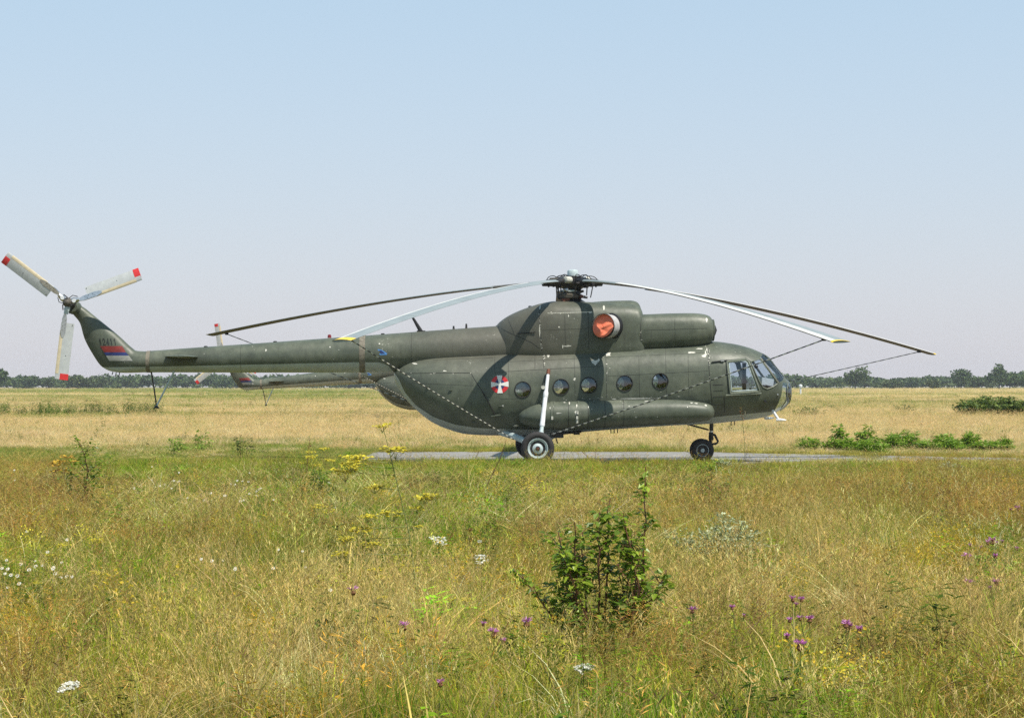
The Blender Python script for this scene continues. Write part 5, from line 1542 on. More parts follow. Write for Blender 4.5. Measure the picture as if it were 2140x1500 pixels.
def spot(px, py, h):
    """where a plant stands whose head, h metres up, is seen at this photo point"""
    d = (CAM[2] - (GZ + h)) * F / (py - HY)
    return ((px - CX) / F * d, d + CAM[1], GZ)

rng = random.Random(21)
# ---- leafy bush in the foreground, right of centre: upright red stems, broad leaves
def big_bush():
    d = 15.6; sc_ = F / d
    bx, by = (1268 - CX) / sc_, d + CAM[1]
    root = empty('leafy_bush', (bx, by, GZ))
    tag(root, 'broad-leaved green bush with red-brown stems standing alone in the near meadow', 'bush')
    def P(px, py, dy=0.0):
        dd = d + dy
        return Vector(((px - CX) / F * dd - bx, dy, CAM[2] + (HY - py) / F * dd - GZ))
    base = [P(1215, 1392), P(1260, 1396, 0.1), P(1310, 1392, -0.1), P(1240, 1394, -0.15)]
    S_ = [  # main stems: base, via, tip, depth
        (0, (1205, 1250), (1198, 1090), -0.10), (3, (1222, 1240), (1215, 1110), 0.16), (1, (1251, 1230), (1250, 1070), 0.0), (1, (1268, 1200), (1272, 1040), 0.12),
        (2, (1345, 1200), (1349, 975), 0.05), (2, (1335, 1230), (1300, 1070), -0.2), (0, (1165, 1300), (1088, 1200), -0.02), (0, (1185, 1240), (1165, 1110), 0.2),
        (2, (1350, 1280), (1392, 1190), 0.1), (2, (1330, 1220), (1318, 1120), -0.05), (1, (1290, 1280), (1330, 1160), 0.25), (3, (1230, 1290), (1170, 1150), -0.22),
        (1, (1270, 1310), (1385, 1240), -0.25), (2, (1320, 1300), (1290, 1180), 0.2), (0, (1195, 1320), (1160, 1210), 0.1)]
    lines = []; leaves = []
    for b, via, tip, dy in S_:
        a, m, t = base[b], P(*via, dy * 0.6), P(*tip, dy)
        pts_ = [a.lerp(m, k / 4) for k in range(4)] + [m.lerp(t, k / 6) for k in range(7)]
        pts_ = [p + Vector((rng.gauss(0, .008), rng.gauss(0, .008), 0)) for p in pts_]
        n_ = len(pts_)
        lines.append((pts_, [0.009 * (1 - 0.8 * k / n_) + 0.0015 for k in range(n_)]))
        ln = (t - a).length
        sparse = tip[1] < 1060
        cnt = int(ln * (95 if tip[1] < 1180 and not sparse else 70 if not sparse else 62))
        for k in range(cnt):
            f = rng.uniform(0.16, 1.0); q = f * (n_ - 1); i = min(int(q), n_ - 2)
            p = pts_[i].lerp(pts_[i + 1], q - i)
            az = rng.uniform(0, 6.283); tw = rng.uniform(0.01, 0.10 if f < 0.85 else 0.04) * (0.6 if sparse else 1)
            dv = Vector((math.cos(az), math.sin(az), rng.uniform(-0.15, 0.75)))
            p2 = p + dv * tw
            if tw > 0.05: lines.append(([p, p2], [0.0025, 0.0015]))
            leaves.append((p2, Vector((math.cos(az + rng.gauss(0, .5)), math.sin(az + rng.gauss(0, .5)), rng.uniform(-0.6, 0.35))).normalized(), rng.uniform(0.036, 0.070), rng.random()))
        # side shoots
        for k in range(6):
            f = rng.uniform(0.3, 0.85); q = f * (n_ - 1); i = int(q); p = pts_[i].lerp(pts_[i + 1], q - i)
            az = rng.uniform(0, 6.283); l2 = rng.uniform(0.10, 0.24) * (0.5 if sparse else 1); e = p + Vector((math.cos(az) * 0.7, math.sin(az) * 0.7, 0.7)) * l2
            lines.append(([p, p.lerp(e, .5) + Vector((0, 0, .01)), e], [0.004, 0.003, 0.0015]))
            for j in range(11):
                pp_ = p.lerp(e, rng.uniform(0.2, 1.05)); a2 = rng.uniform(0, 6.283)
                leaves.append((pp_ + Vector((math.cos(a2), math.sin(a2), 0)) * 0.012, Vector((math.cos(a2), math.sin(a2), rng.uniform(-0.6, 0.3))).normalized(), rng.uniform(0.04, 0.072), rng.random()))
    stems_obj(lines, 'stems', LM['redstem'], root)
    # leaf blade: folded along the midrib, pointed; three shapes shared by the leaves that show one by one
    def leaf_mesh(sh, fold, curl):
        vv = [(0, 0, 0), (0.25, 0.26, fold * .8), (0.55, 0.31, fold), (0.82, 0.17, fold * .4 - curl * .6), (1, 0, -curl), (0.82, -0.17, fold * .4 - curl * .6), (0.55, -0.31, fold), (0.25, -0.26, fold * .8), (0.4, 0, 0.0), (0.7, 0, -curl * .35)]
        ff = [(0, 8, 2, 1), (8, 9, 3, 2), (9, 4, 3), (0, 7, 6, 8), (8, 6, 5, 9), (9, 5, 4)]
        me = bpy.data.meshes.new('leaf'); me.from_pydata(vv, [], ff)
        a = me.attributes.new('shade', 'FLOAT', 'POINT'); a.data.foreach_set('value', [sh] * len(vv))
        me.materials.append(LM['bush']); me.polygons.foreach_set('use_smooth', [True] * len(ff))
        return me
    LMESH = [leaf_mesh(s_, f_, c_) for s_, f_, c_ in ((0.15, 0.10, 0.05), (0.35, 0.14, 0.12), (0.55, 0.08, 0.2), (0.75, 0.16, 0.1), (0.95, 0.12, 0.28))]
    leaves.sort(key=lambda q: q[0].y - q[2] * 6)
    rest = Strips()
    for k, (p, dv, ln, sh) in enumerate(leaves):
        if k < 290:
            o = bpy.data.objects.new('leaf', LMESH[int(sh * 4.99)])
            o.location = p; o.scale = (ln * 1.15, ln * 1.15, ln * 1.15)
            o.rotation_euler = dv.to_track_quat('X', 'Z').to_euler()
            o.parent = root; C.objects.link(o)
        else:
            up = Vector((rng.gauss(0, .4), rng.gauss(0, .4), 1))
            rest.leaf(p, dv, up, ln * 1.15, ln * 0.72, sh)
    o = strip_obj(rest, 'inner_foliage', LM['bush'], root); o['kind'] = 'stuff'
big_bush()

# ---- shrubs built of many small leaves along stems
def shrub(name, label, cat, px, py, hgt, wid, stems, leaves_per, leaf, mat, stemmat='stem', group=None, base_h=0.0, lean=0.5, twig=0.08, upright=0.3, dens_top=0.25, seed=None, blossoms=None, asp=(.4, .7)):
    r = random.Random(seed if seed is not None else int(px * 7 + py))
    d = (CAM[2] - GZ - base_h) * F / (py - HY)
    root = empty(name, ((px - CX) / F * d, d + CAM[1], GZ))
    tag(root, label, cat, group)
    lines, lf, bl = [], Strips(), Strips()
    for k in range(stems):
        az = r.uniform(0, 6.283); sp = wid * 0.5 * math.sqrt(r.random())
        h = hgt * r.uniform(0.6, 1.0) * (1 - 0.35 * sp / (wid * 0.5 + 1e-6))
        b = Vector((math.cos(az) * sp * (1 - lean), math.sin(az) * sp * (1 - lean), 0)); t = Vector((math.cos(az) * sp, math.sin(az) * sp, h))
        pts_ = [b.lerp(t, q / 5) + Vector((r.gauss(0, .012 * wid), r.gauss(0, .012 * wid), 0)) * (q / 5) for q in range(6)]
        lines.append((pts_, [0.006 * hgt * (1 - 0.75 * q / 5) + 0.0012 for q in range(6)]))
        for j in range(int(leaves_per * 1.5)):
            f = dens_top + (1 - dens_top) * r.random(); q = f * 4.999; i = int(q); p = pts_[i].lerp(pts_[i + 1], q - i)
            a = r.uniform(0, 6.283); o_ = r.random() * twig * (1.25 - f)
            p = p + Vector((math.cos(a) * o_, math.sin(a) * o_, r.uniform(0, o_ * .6)))
            s_ = leaf * 1.3 * r.uniform(0.6, 1.25)
            lf.leaf(p, (math.cos(a), math.sin(a), r.uniform(-.35, upright + .3)), (r.gauss(0, .5), r.gauss(0, .5), 1), s_, s_ * r.uniform(*asp), r.random())
        if blossoms:
            for j in range(blossoms[1]):
                f = r.uniform(0.55, 1.05); q = min(f * 4.999, 4.999); i = int(q); p = pts_[i].lerp(pts_[i + 1], q - i)
                a = r.uniform(0, 6.283); o_ = r.random() * twig * .8
                p = p + Vector((math.cos(a) * o_, math.sin(a) * o_, r.uniform(0, .03)))
                s_ = blossoms[2] * r.uniform(.6, 1.2)
                bl.leaf(p, (math.cos(a), math.sin(a), .3), (r.gauss(0, .4), r.gauss(0, .4), 1), s_, s_, r.random())
    stems_obj(lines, 'stems', LM[stemmat], root, 4)
    strip_obj(lf, 'foliage', LM[mat], root)
    if blossoms: strip_obj(bl, 'blossoms', LM[blossoms[0]], root)
    return root

# young tree at the left, thin trunk and clustered leaves
def sapling():
    d = 31.5; bx, by = (172 - CX) / F * d, d + CAM[1]
    root = empty('young_tree', (bx, by, GZ))
    tag(root, 'spindly young tree with dark green leaf clusters at the left of the meadow', 'sapling')
    def P(px, py, dy=0.0): return Vector(((px - CX) / F * d - bx, dy, CAM[2] + (HY - py) / F * d - GZ))
    r = random.Random(5); lines = []; lf = Strips()
    T_ = [P(168, 1090), P(172, 1050), P(178, 1020), P(184, 985), P(176, 950), P(166, 925), P(152, 912)]
    lines.append((T_, [0.016, 0.015, 0.013, 0.011, 0.008, 0.006, 0.003]))
    for a, b in ((2, P(205, 985, .1)), (3, P(222, 962, .05)), (2, P(150, 985, -.1)), (4, P(190, 930, .1)), (1, P(150, 1018, .1)), (3, P(160, 962, -.12)), (1, P(196, 1012, -.1))):
        lines.append(([T_[a], T_[a].lerp(b, .6) + Vector((0, 0, .02)), b], [0.006, 0.004, 0.002]))
        for k in range(70):
            p = T_[a].lerp(b, r.uniform(.3, 1.1)) + Vector((r.gauss(0, .075), r.gauss(0, .09), r.gauss(0, .06)))
            az = r.uniform(0, 6.283); s_ = r.uniform(.045, .085)
            lf.leaf(p, (math.cos(az), math.sin(az), r.uniform(-.5, .4)), (r.gauss(0, .4), r.gauss(0, .4), 1), s_, s_ * .6, r.random() * .8)
    for k in range(110):
        i = r.uniform(1.5, 5.99); p = T_[int(i)].lerp(T_[int(i) + 1], i - int(i)) + Vector((r.gauss(0, .04), r.gauss(0, .05), r.gauss(0, .03)))
        az = r.uniform(0, 6.283); s_ = r.uniform(.04, .08)
        lf.leaf(p, (math.cos(az), math.sin(az), r.uniform(-.5, .4)), (r.gauss(0, .4), r.gauss(0, .4), 1), s_, s_ * .6, r.random() * .8)
    stems_obj(lines, 'trunk', LM['redstem'], root)
    strip_obj(lf, 'foliage', LM['bush'], root)
sapling()
shrub('leafy_shrub', 'small dark green shrub left of centre under yellow flowers', 'shrub', 665, 1052, 0.72, 0.62, 16, 46, 0.055, 'bush', twig=0.10)
shrub('leafy_shrub', 'slender bluish green shrub among grass left of the main wheel', 'shrub', 862, 1042, 0.55, 0.32, 12, 30, 0.04, 'bush', twig=0.08)
shrub('leafy_shrub', 'small dark shrub just right of the slanting dry stalk', 'shrub', 1036, 1032, 0.42, 0.22, 8, 36, 0.045, 'bush', twig=0.08)
shrub('leafy_shrub', 'low bright green weed in front of the main wheel', 'weed', 1085, 988, 0.34, 0.62, 18, 34, 0.07, 'weed', twig=0.10, lean=0.7)
shrub('leafy_shrub', 'green plant with small yellow flowers half hiding the nose wheel', 'weed', 1478, 1012, 0.72, 0.62, 16, 40, 0.045, 'weed', twig=0.10, blossoms=('yellow', 8, 0.035))
shrub('flowering_shrub', 'loose green shrub dotted with amber flowers behind the big bush', 'shrub', 1480, 1090, 0.85, 1.05, 20, 34, 0.045, 'bush', 'redstem', twig=0.16, blossoms=('amber', 12, 0.026))
shrub('silver_herb', 'pale silver-grey bushy herb right of the big green bush', 'herb', 1510, 1205, 0.74, 1.15, 60, 44, 0.040, 'grey', 'stem', twig=0.24, lean=0.75, upright=.7)
shrub('silver_herb', 'small pale herb tuft in reddish grass on the right', 'herb', 1888, 1062, 0.50, 0.62, 40, 60, 0.045, 'grey', 'stem', twig=0.12, lean=0.75, upright=.7)
shrub('silver_herb', 'cream coloured herb tuft just before the concrete on the right', 'herb', 1985, 1000, 0.42, 0.58, 30, 44, 0.05, 'grey', 'stem', twig=0.10, lean=0.75, upright=.7)
shrub('silver_herb', 'pale herb tuft behind the nose wheel plant', 'herb', 1512, 985, 0.38, 0.42, 20, 36, 0.05, 'grey', 'stem', twig=0.10, lean=0.75, upright=.7)
shrub('leafy_shrub', 'sprawling green thistle patch by purple flowers at right edge', 'shrub', 2085, 1250, 0.55, 0.62, 18, 30, 0.05, 'weed', twig=0.10)
shrub('leafy_shrub', 'small leafy weed in ripe grass behind the tail shadow', 'weed', 372, 952, 0.75, 0.5, 7, 16, 0.075, 'weed', twig=0.14)
shrub('leafy_shrub', 'second leafy weed in ripe grass right of the tail shadow', 'weed', 428, 944, 0.85, 0.7, 7, 16, 0.075, 'weed', twig=0.14)
shrub('leafy_shrub', 'reddish leafy weed left of the yellow umbels', 'weed', 505, 958, 0.8, 0.7, 8, 18, 0.06, 'darkbush', 'redstem', twig=0.14)
shrub('leafy_shrub', 'low green weed at foot of the leafy weeds near the tail', 'weed', 400, 946, 0.35, 1.2, 16, 14, 0.06, 'weed', twig=0.12)
# green weeds along the far edge of the concrete, right of the nose
WEEDS = [(1682, 945, 0.50, 0.75, 'first from the nose'), (1745, 946, 0.42, 0.6, 'second from the nose'), (1790, 946, 0.48, 0.9, 'wide, below the two tall ones'), (1828, 950, 0.50, 0.8, 'below and right of the two tall ones'),
         (1866, 944, 0.60, 0.6, 'pointed, mid row'), (1898, 943, 0.72, 0.6, 'tallest pointed one, mid row'), (1940, 945, 0.42, 0.7, 'low, right of the tallest pointed one'), (1974, 944, 0.66, 0.55, 'pointed, right half of row'),
         (1996, 946, 0.45, 0.7, 'bushy, right half of row'), (2028, 943, 0.66, 0.4, 'narrow pointed, near right end'), (2062, 946, 0.42, 0.7, 'low, near right end'), (2096, 946, 0.46, 0.6, 'last at right end')]
for px, py, h, w, which in WEEDS:
    shrub('ragweed', 'bright green feathery weed behind the concrete, ' + which, 'weed', px, py, h * 1.12, w * 1.15, 13, 40, 0.115, 'weed', twig=0.20, lean=0.5, group='weeds behind the concrete strip', upright=.4, dens_top=.15, asp=(.22, .38))
for px, py, h, w, which in ((1748, 940, 0.86, 0.55, 'left of the two standing in straw'), (1806, 940, 0.98, 0.45, 'right of the two standing in straw')):
    shrub('ragweed', 'tall loose green weed, ' + which, 'weed', px, py, h * 1.1, w, 4, 44, 0.12, 'weed', twig=0.24, lean=0.6, group='tall weeds in the straw', upright=.2, dens_top=.3)
# dark bush at the far right
shrub('thicket', 'wide dark green thicket in the straw at the right edge', 'bush', 2085, 876, 1.55, 5.6, 150, 60, 0.15, 'darkbush', 'redstem', twig=0.45, lean=0.25)
for px, py, h, w, lab in ((1690, 876, 1.0, 2.0, 'loose dark weed clump in straw right of the nose'), (1892, 868, 0.9, 1.6, 'small dark weed clump in straw between nose and thicket'), (1727, 862, 0.7, 1.2, 'tiny dark weed clump in straw farther back right of nose')):
    shrub('weed_clump', lab, 'weed', px, py, h, w, 16, 26, 0.10, 'darkbush', 'redstem', twig=0.3)

# ---- yellow umbels
def umbel(name, label, heads, mat, rad, group, stalk_base=None, cat='flower', thick=0.004, leafy=True, stem='stem', seed=1):
    """heads: photo points of the flower heads, with their height and size"""
    r = random.Random(seed)
    x0, y0, z0 = spot(*heads[0][:3]) if stalk_base is None else stalk_base
    root = empty(name, (x0, y0, GZ)); tag(root, label, cat, group)
    d = y0 - CAM[1]
    lines, fl, lf = [], Strips(), Strips()
    trunk_top = None
    for k, hd in enumerate(heads):
        px, py = hd[:2]; rr = (hd[3] if len(hd) > 3 else rad) * (1.55 if mat != 'white' else 0.9)
        dd = d + r.uniform(-.12, .12)
        t = Vector(((px - CX) / F * dd - x0, dd - d, CAM[2] + (HY - py) / F * dd - GZ))
        if k == 0 or trunk_top is None:
            pts_ = [Vector((0, 0, 0)), Vector((t.x * .35, t.y * .3, t.z * .5)), Vector((t.x * .8, t.y * .8, t.z * .85)), t]
            trunk_top = t; lines.append((pts_, [thick, thick * .85, thick * .6, thick * .35])); main = pts_
        else:
            f = min(0.9, max(0.15, (t.z - 0.16) / max(trunk_top.z, .2))) * 0.85
            q = f * 2.999; i = int(q); b = main[i].lerp(main[i + 1], q - i)
            lines.append(([b, b.lerp(t, .5) + Vector((t.x - b.x, 0, 0)) * .12, t], [thick * .55, thick * .45, thick * .3]))
        for j in range(24):
            a = r.uniform(0, 6.283); q = rr * math.sqrt(r.random()); e = t + Vector((math.cos(a) * q, math.sin(a) * q, r.uniform(-.2, .25) * rr + (0.5 * math.sin(a) * q if mat == 'white' else 0)))
            if j % 2 == 0: lines.append(([t - Vector((0, 0, rr * .7)), e], [thick * .2, thick * .15]))
            for m in range(4):
                s_ = rr * (r.uniform(.30, .5) if mat == 'white' else r.uniform(.22, .38))
                a2 = r.uniform(0, 6.283)
                fl.leaf(e + Vector((r.gauss(0, rr * .1), r.gauss(0, rr * .1), r.gauss(0, rr * .05))), (math.cos(a2), math.sin(a2), .1), (r.gauss(0, .25), r.gauss(-.35, .25), 1), s_, s_, r.random())
    if leafy:
        for (p, rad_) in lines[:1]:
            for j in range(26):
                q = r.uniform(.1, 2.2); i = int(q); b = p[i].lerp(p[i + 1], q - i); a = r.uniform(0, 6.283)
                lf.leaf(b, (math.cos(a), math.sin(a), r.uniform(.1, .8)), (0, 0, 1), r.uniform(.04, .11), .010, r.random())
        strip_obj(lf, 'leaves', LM['weed'], root)
    stems_obj(lines, 'stems', LM[stem], root, 4)
    strip_obj(fl, 'blossom', LM[mat], root)
    return root
G1 = 'yellow umbel plants'
def base_at(px, py): 
    d = (CAM[2] - GZ) * F / (py - HY); return ((px - CX) / F * d, d + CAM[1], GZ)
umbel('wild_parsnip', 'tallest branching yellow umbel plant left of centre', [(800, 890, 1, .05), (745, 958, 1, .07), (722, 985, 1, .08), (826, 940, 1, .07), (783, 1018, 1, .05), (735, 970, 1, .06), (820, 1073, 1, .06), (768, 1078, 1, .05), (755, 1106, 1, .06), (725, 1126, 1, .05), (713, 1157, 1, .05), (777, 1138, 1, .05)], 'yellow', 0.06, G1, base_at(884, 1332), seed=2, thick=0.006)
umbel('wild_parsnip', 'yellow umbel plant standing over the small dark shrub', [(650, 955, 1, .07), (676, 938, 1, .06), (690, 962, 1, .06), (660, 972, 1, .06), (640, 968, 1, .05), (648, 945, 1, .05)], 'yellow', 0.06, G1, base_at(668, 1062), seed=3)
umbel('wild_parsnip', 'yellow umbel plant with two bright heads before the concrete', [(880, 1040, 1, .06), (898, 1035, 1, .05), (873, 1062, 1, .05), (872, 1098, 1, .04), (890, 1042, 1, .05)], 'yellow', 0.05, G1, base_at(842, 1225), seed=4)
umbel('wild_parsnip', 'small yellow umbel below the dark shrub', [(665, 1058, 1, .07), (688, 1068, 1, .06), (657, 1072, 1, .05)], 'yellow', 0.05, G1, base_at(668, 1140), seed=5)
umbel('wild_parsnip', 'low yellow umbels above the first purple flower', [(800, 1206, 1, .04), (785, 1190, 1, .04), (792, 1248, 1, .04), (863, 1190, 1, .04), (830, 1182, 1, .03)], 'yellow', 0.04, G1, base_at(800, 1330), seed=6)
umbel('wild_parsnip', 'yellow umbels right of the purple flowers in straw', [(945, 1254, 1, .035), (975, 1253, 1, .035), (915, 1261, 1, .03), (878, 1254, 1, .03)], 'yellow', 0.035, G1, base_at(930, 1345), seed=7)
umbel('wild_parsnip', 'yellow umbels left of the daisies near left edge', [(112, 1160, 1, .05), (135, 1140, 1, .05), (100, 1172, 1, .05), (205, 1130, 1, .05)], 'yellow', 0.05, G1, base_at(120, 1240), seed=8)
umbel('wild_parsnip', 'thin yellow spray in the grass below the daisies', [(200, 1198, 1, .04), (195, 1228, 1, .04), (70, 1220, 1, .04)], 'yellow', 0.04, G1, base_at(170, 1300), seed=9)
umbel('wild_parsnip', 'low yellow umbel at lower left in dry grass', [(120, 1318, 1, .035), (132, 1314, 1, .03)], 'yellow', 0.04, G1, base_at(118, 1400), seed=10)
umbel('wild_parsnip', 'orange yellow tuft beside the young tree', [(135, 968, 1, .12), (128, 985, 1, .10), (142, 955, 1, .08)], 'amber', 0.1, G1, base_at(135, 1060), seed=11)

# ---- wild carrot: flat white umbels
G2 = 'white umbel flowers'
umbel('wild_carrot', 'largest flat white umbel flower left of the big bush', [(917, 1130, 0.55, .075), (902, 1124, 0.55, .03)], 'white', 0.07, G2, leafy=True, seed=31)
umbel('wild_carrot', 'flat white umbel seen edge-on right of the largest one', [(1006, 1168, 0.5, .07)], 'white', 0.06, G2, seed=32)
umbel('wild_carrot', 'small round white flower above the edge-on umbel', [(1002, 1131, 0.5, .022)], 'white', 0.02, G2, seed=33)
umbel('wild_carrot', 'small white flower pair under the largest white umbel', [(930, 1182, 0.45, .016), (997, 1185, 0.45, .018)], 'white', 0.02, G2, seed=34)
umbel('wild_carrot', 'creamy white flower clump in the lower left corner', [(145, 1433, 0.45, .045), (131, 1440, 0.45, .03), (153, 1427, 0.45, .03)], 'white', 0.04, G2, seed=35)
umbel('wild_carrot', 'flat white umbel lying in dry grass below the big bush', [(1215, 1396, 0.3, .045), (1232, 1392, 0.3, .03)], 'white', 0.04, G2, seed=36)

# ---- small white daisies
def daisy_mesh(seed):
    r = random.Random(seed); s = Strips()
    return s
def daisies(points, label, group, size, h, seed):
    r = random.Random(seed)
    for px, py in points:
        hh = h * r.uniform(.8, 1.15)
        x, y, z = spot(px, py, hh)
        root = empty('daisy', (x, y, GZ)); tag(root, label, 'flower', group)
        t = Vector((r.gauss(0, .015), r.gauss(0, .015), hh))
        stems_obj([([Vector((0, 0, 0)), Vector((t.x * .3, t.y * .3, hh * .5)), t], [.003, .0025, .002])], 'stem', LM['stem'], root, 4)
        fl, ce = Strips(), Strips(); sz = size * r.uniform(.75, 1.25)
        for k in range(11):
            a = 6.283 * k / 11
            fl.leaf(t, (math.cos(a), math.sin(a), .2 + .95 * math.sin(a)), (0, -.9, 1), sz * .8, sz * .45, r.random())
        for k in range(5):
            a = 6.283 * k / 5
            ce.leaf(t + Vector((0, -.006, .006)), (math.cos(a), math.sin(a), .2 + .95 * math.sin(a)), (0, -.9, 1), sz * .28, sz * .24, r.random())
        strip_obj(fl, 'petals', LM['white'], root); strip_obj(ce, 'centre', LM['amber'], root)
daisies([(58, 1110), (99, 1153), (5, 1187), (20, 1188), (18, 1170), (20, 1198), (27, 1201), (48, 1178), (61, 1190), (47, 1203), (74, 1183), (89, 1181), (76, 1172), (130, 1175), (112, 1184), (140, 1203), (125, 1207), (115, 1198), (152, 1205), (51, 1219), (18, 1227), (139, 1128), (111, 1187)],
        'tiny white daisy in the cluster near the left edge', 'daisies at the left edge', 0.023, 0.46, 51)
daisies([(415, 1168), (448, 1172), (461, 1171), (486, 1186), (495, 1189), (580, 1148), (630, 1151), (636, 1185), (571, 1187), (684, 1232), (700, 1060)], 'small white daisy in olive grass below the dark shrub', 'daisies left of centre', 0.022, 0.46, 52)
daisies([(362, 1004), (375, 987), (372, 1005), (318, 1003), (370, 1007), (357, 1020), (318, 975), (345, 1012), (490, 1012), (497, 1004), (508, 1005), (518, 1006), (483, 1011), (508, 1020), (520, 988), (540, 1026), (511, 1045), (518, 1031), (538, 1022), (543, 1020), (572, 1044), (505, 1047), (280, 1020), (335, 1015), (27, 982), (32, 1003), (440, 1030), (425, 1045), (470, 1035), (535, 1035), (500, 1040), (390, 1040)],
        'white daisy dotted over green grass between young tree and dark shrub', 'daisies before the tail', 0.027, 0.44, 53)

# ---- purple knapweed
def knapweed(heads, label, seed, h=0.5, group='purple knapweed'):
    r = random.Random(seed)
    x0, y0, z0 = spot(heads[0][0], heads[0][1], h)
    root = empty('knapweed', (x0, y0, GZ)); tag(root, label, 'flower', group)
    d = y0 - CAM[1]; lines, lf = [], Strips()
    main = None
    for k, hd in enumerate(heads):
        dd = d + (r.uniform(-.05, .05) if k else 0)
        t = Vector(((hd[0] - CX) / F * dd - x0, dd - d, CAM[2] + (HY - hd[1]) / F * dd - GZ))
        b = Vector((r.gauss(0, .03), r.gauss(0, .03), 0)) if main is None else main.lerp(Vector((0, 0, 0)), .5)
        if main is None: main = t
        lines.append(([b, b.lerp(t, .5) + Vector((r.gauss(0, .01), 0, 0)), t], [.004, .0035, .0025]))
        sz = (hd[2] if len(hd) > 2 else 1.0) * 0.034
        for j in range(9):
            bb = b.lerp(t, r.uniform(.05, .8)); a = r.uniform(0, 6.283)
            lf.leaf(bb, (math.cos(a), math.sin(a), .6), (0, 0, 1), r.uniform(.03, .09), .012, r.random())
        MBk = MB().lathe(t - Vector((0, 0, sz * .9)), (0, 0, 1), [(0, sz * .25), (sz * .4, sz * .55), (sz * .9, sz * .35)], 8)
        me = MBk.mesh('bud'); at = me.attributes.new('shade', 'FLOAT', 'POINT'); at.data.foreach_set('value', [.5] * len(me.vertices))
        link_mesh('bud', me, LM['rust'], root)
        fl = Strips()
        for j in range(26):
            a = r.uniform(0, 6.283); e = r.uniform(.15, 1.2)
            fl.leaf(t, (math.cos(a), math.sin(a), e), (r.gauss(0, 1), r.gauss(0, 1), .3), sz * r.uniform(.9, 1.35), sz * .3, r.random())
        strip_obj(fl, 'flower_head', LM['pink'], root)
    stems_obj(lines, 'stems', LM['stem'], root, 4)
    strip_obj(lf, 'leaves', LM['weed'], root)
knapweed([(738, 1232, 1.35)], 'large single purple knapweed flower left of the tall yellow umbel', 61)
knapweed([(845, 1306, 1.1)], 'purple knapweed flower beside the foot of the tall yellow umbel', 62)
knapweed([(1033, 1320, 1.3), (1052, 1337, .7), (1010, 1302, .6)], 'purple knapweed with three heads left of the big bush', 63)
knapweed([(1101, 1299, 1.25)], 'purple knapweed flower nearest the big bush on its left', 64)
knapweed([(920, 1425, .9)], 'purple knapweed flower low in the dry grass at bottom centre', 65, .4)
knapweed([(1447, 1273, .9)], 'single pale purple knapweed flower right of the big bush', 66)
knapweed([(1530, 1268, .7), (1555, 1285, .5)], 'dull purple knapweed under the silver herb', 67)
knapweed([(1657, 1250, .9), (1675, 1251, .8), (1664, 1262, .6)], 'knapweed pair of dark purple heads in straw on the right', 68)
knapweed([(1692, 1292, 1.0), (1672, 1290, .7), (1650, 1294, .7)], 'row of three purple knapweed heads below the dark pair', 69)
knapweed([(1672, 1346, 1.3), (1645, 1328, .7)], 'lowest purple knapweed on the right half of the meadow', 70)
knapweed([(1768, 1303, 1.0), (1776, 1307, .8)], 'purple knapweed twin heads in pale straw on the right', 71)
knapweed([(1796, 1313, .9)], 'purple knapweed head just right of the twin heads', 72)
knapweed([(2127, 1061, 1.3), (2112, 1064, .6)], 'topmost purple knapweed at the right edge', 73)
knapweed([(2074, 1129, 1.4), (2064, 1132, 1.0), (2080, 1134, .9), (2095, 1130, .6)], 'cluster of purple knapweed heads near the right edge', 74)
knapweed([(2021, 1162, 1.3), (2050, 1142, .5), (2028, 1138, .6)], 'purple knapweed left of the right-edge cluster', 75)
knapweed([(2081, 1161, .9), (2125, 1145, .7)], 'purple knapweed just below the right-edge cluster', 76)
knapweed([(2081, 1215, 1.2), (2070, 1228, .7)], 'lower purple knapweed at the right edge', 77)
knapweed([(2024, 1216, 1.2)], 'lower purple knapweed left of the right-edge ones', 78)

# ---- dry stalks that stand out singly
def dry_stalk(label, pts_px, d, mat, seeds, thick=0.006, seed=3, seedlen=.03):
    r = random.Random(seed)
    P = [Vector(((a - CX) / F * d, d + CAM[1], CAM[2] + (HY - b) / F * d)) for a, b in pts_px]
    P[0].z = GZ
    b0 = P[0].copy()
    root = empty('dry_stalk', b0); tag(root, label, 'weed', 'dry stalks')
    Q = arc([p - b0 for p in P])
    n_ = len(Q)
    stems_obj([(Q, [thick * (1 - .7 * i / n_) for i in range(n_)])], 'stem', LM[mat], root, 5)
    if seeds:
        lf = Strips()
        for k in range(seeds):
            i = r.uniform(n_ * .55, n_ - 1.01); q = Q[int(i)].lerp(Q[int(i) + 1], i - int(i)); a = r.uniform(0, 6.283)
            lf.leaf(q + Vector((r.gauss(0, .012), r.gauss(0, .012), 0)), (math.cos(a), math.sin(a), r.uniform(.2, 1)), (r.gauss(0, 1), r.gauss(0, 1), .5), seedlen * r.uniform(.6, 1.3), seedlen * .5, r.random())
        strip_obj(lf, 'seed_head', LM['rust'], root)
dry_stalk('long slanting dry stalk left of the main wheel', [(1004, 1030), (1030, 988), (1046, 955), (1058, 918)], 38.0, 'redstem', 0, 0.010)
dry_stalk('thick bent dry stalk leaning at lower centre left of the big bush', [(960, 1500), (1000, 1420), (1040, 1345), (1062, 1300)], 13.2, 'rust', 0, 0.006)
dry_stalk('rusty dock seed stalk left of the big bush', [(990, 1190), (985, 1150), (982, 1105)], 23.5, 'redstem', 90, 0.007, 4, .03)
dry_stalk('rusty dock seed stalk at lower left', [(312, 1400), (318, 1360), (326, 1320)], 15.2, 'redstem', 70, 0.005, 5, .022)
dry_stalk('thin dark stalk standing before the straw left of the yellow umbels', [(640, 1010), (643, 960), (648, 915)], 44.0, 'redstem', 8, 0.010, 6, .05)
dry_stalk('tall thin seed stalk in front of the nose section', [(1557, 985), (1556, 930), (1549, 850)], 50.0, 'stem', 40, 0.008, 7, .05)
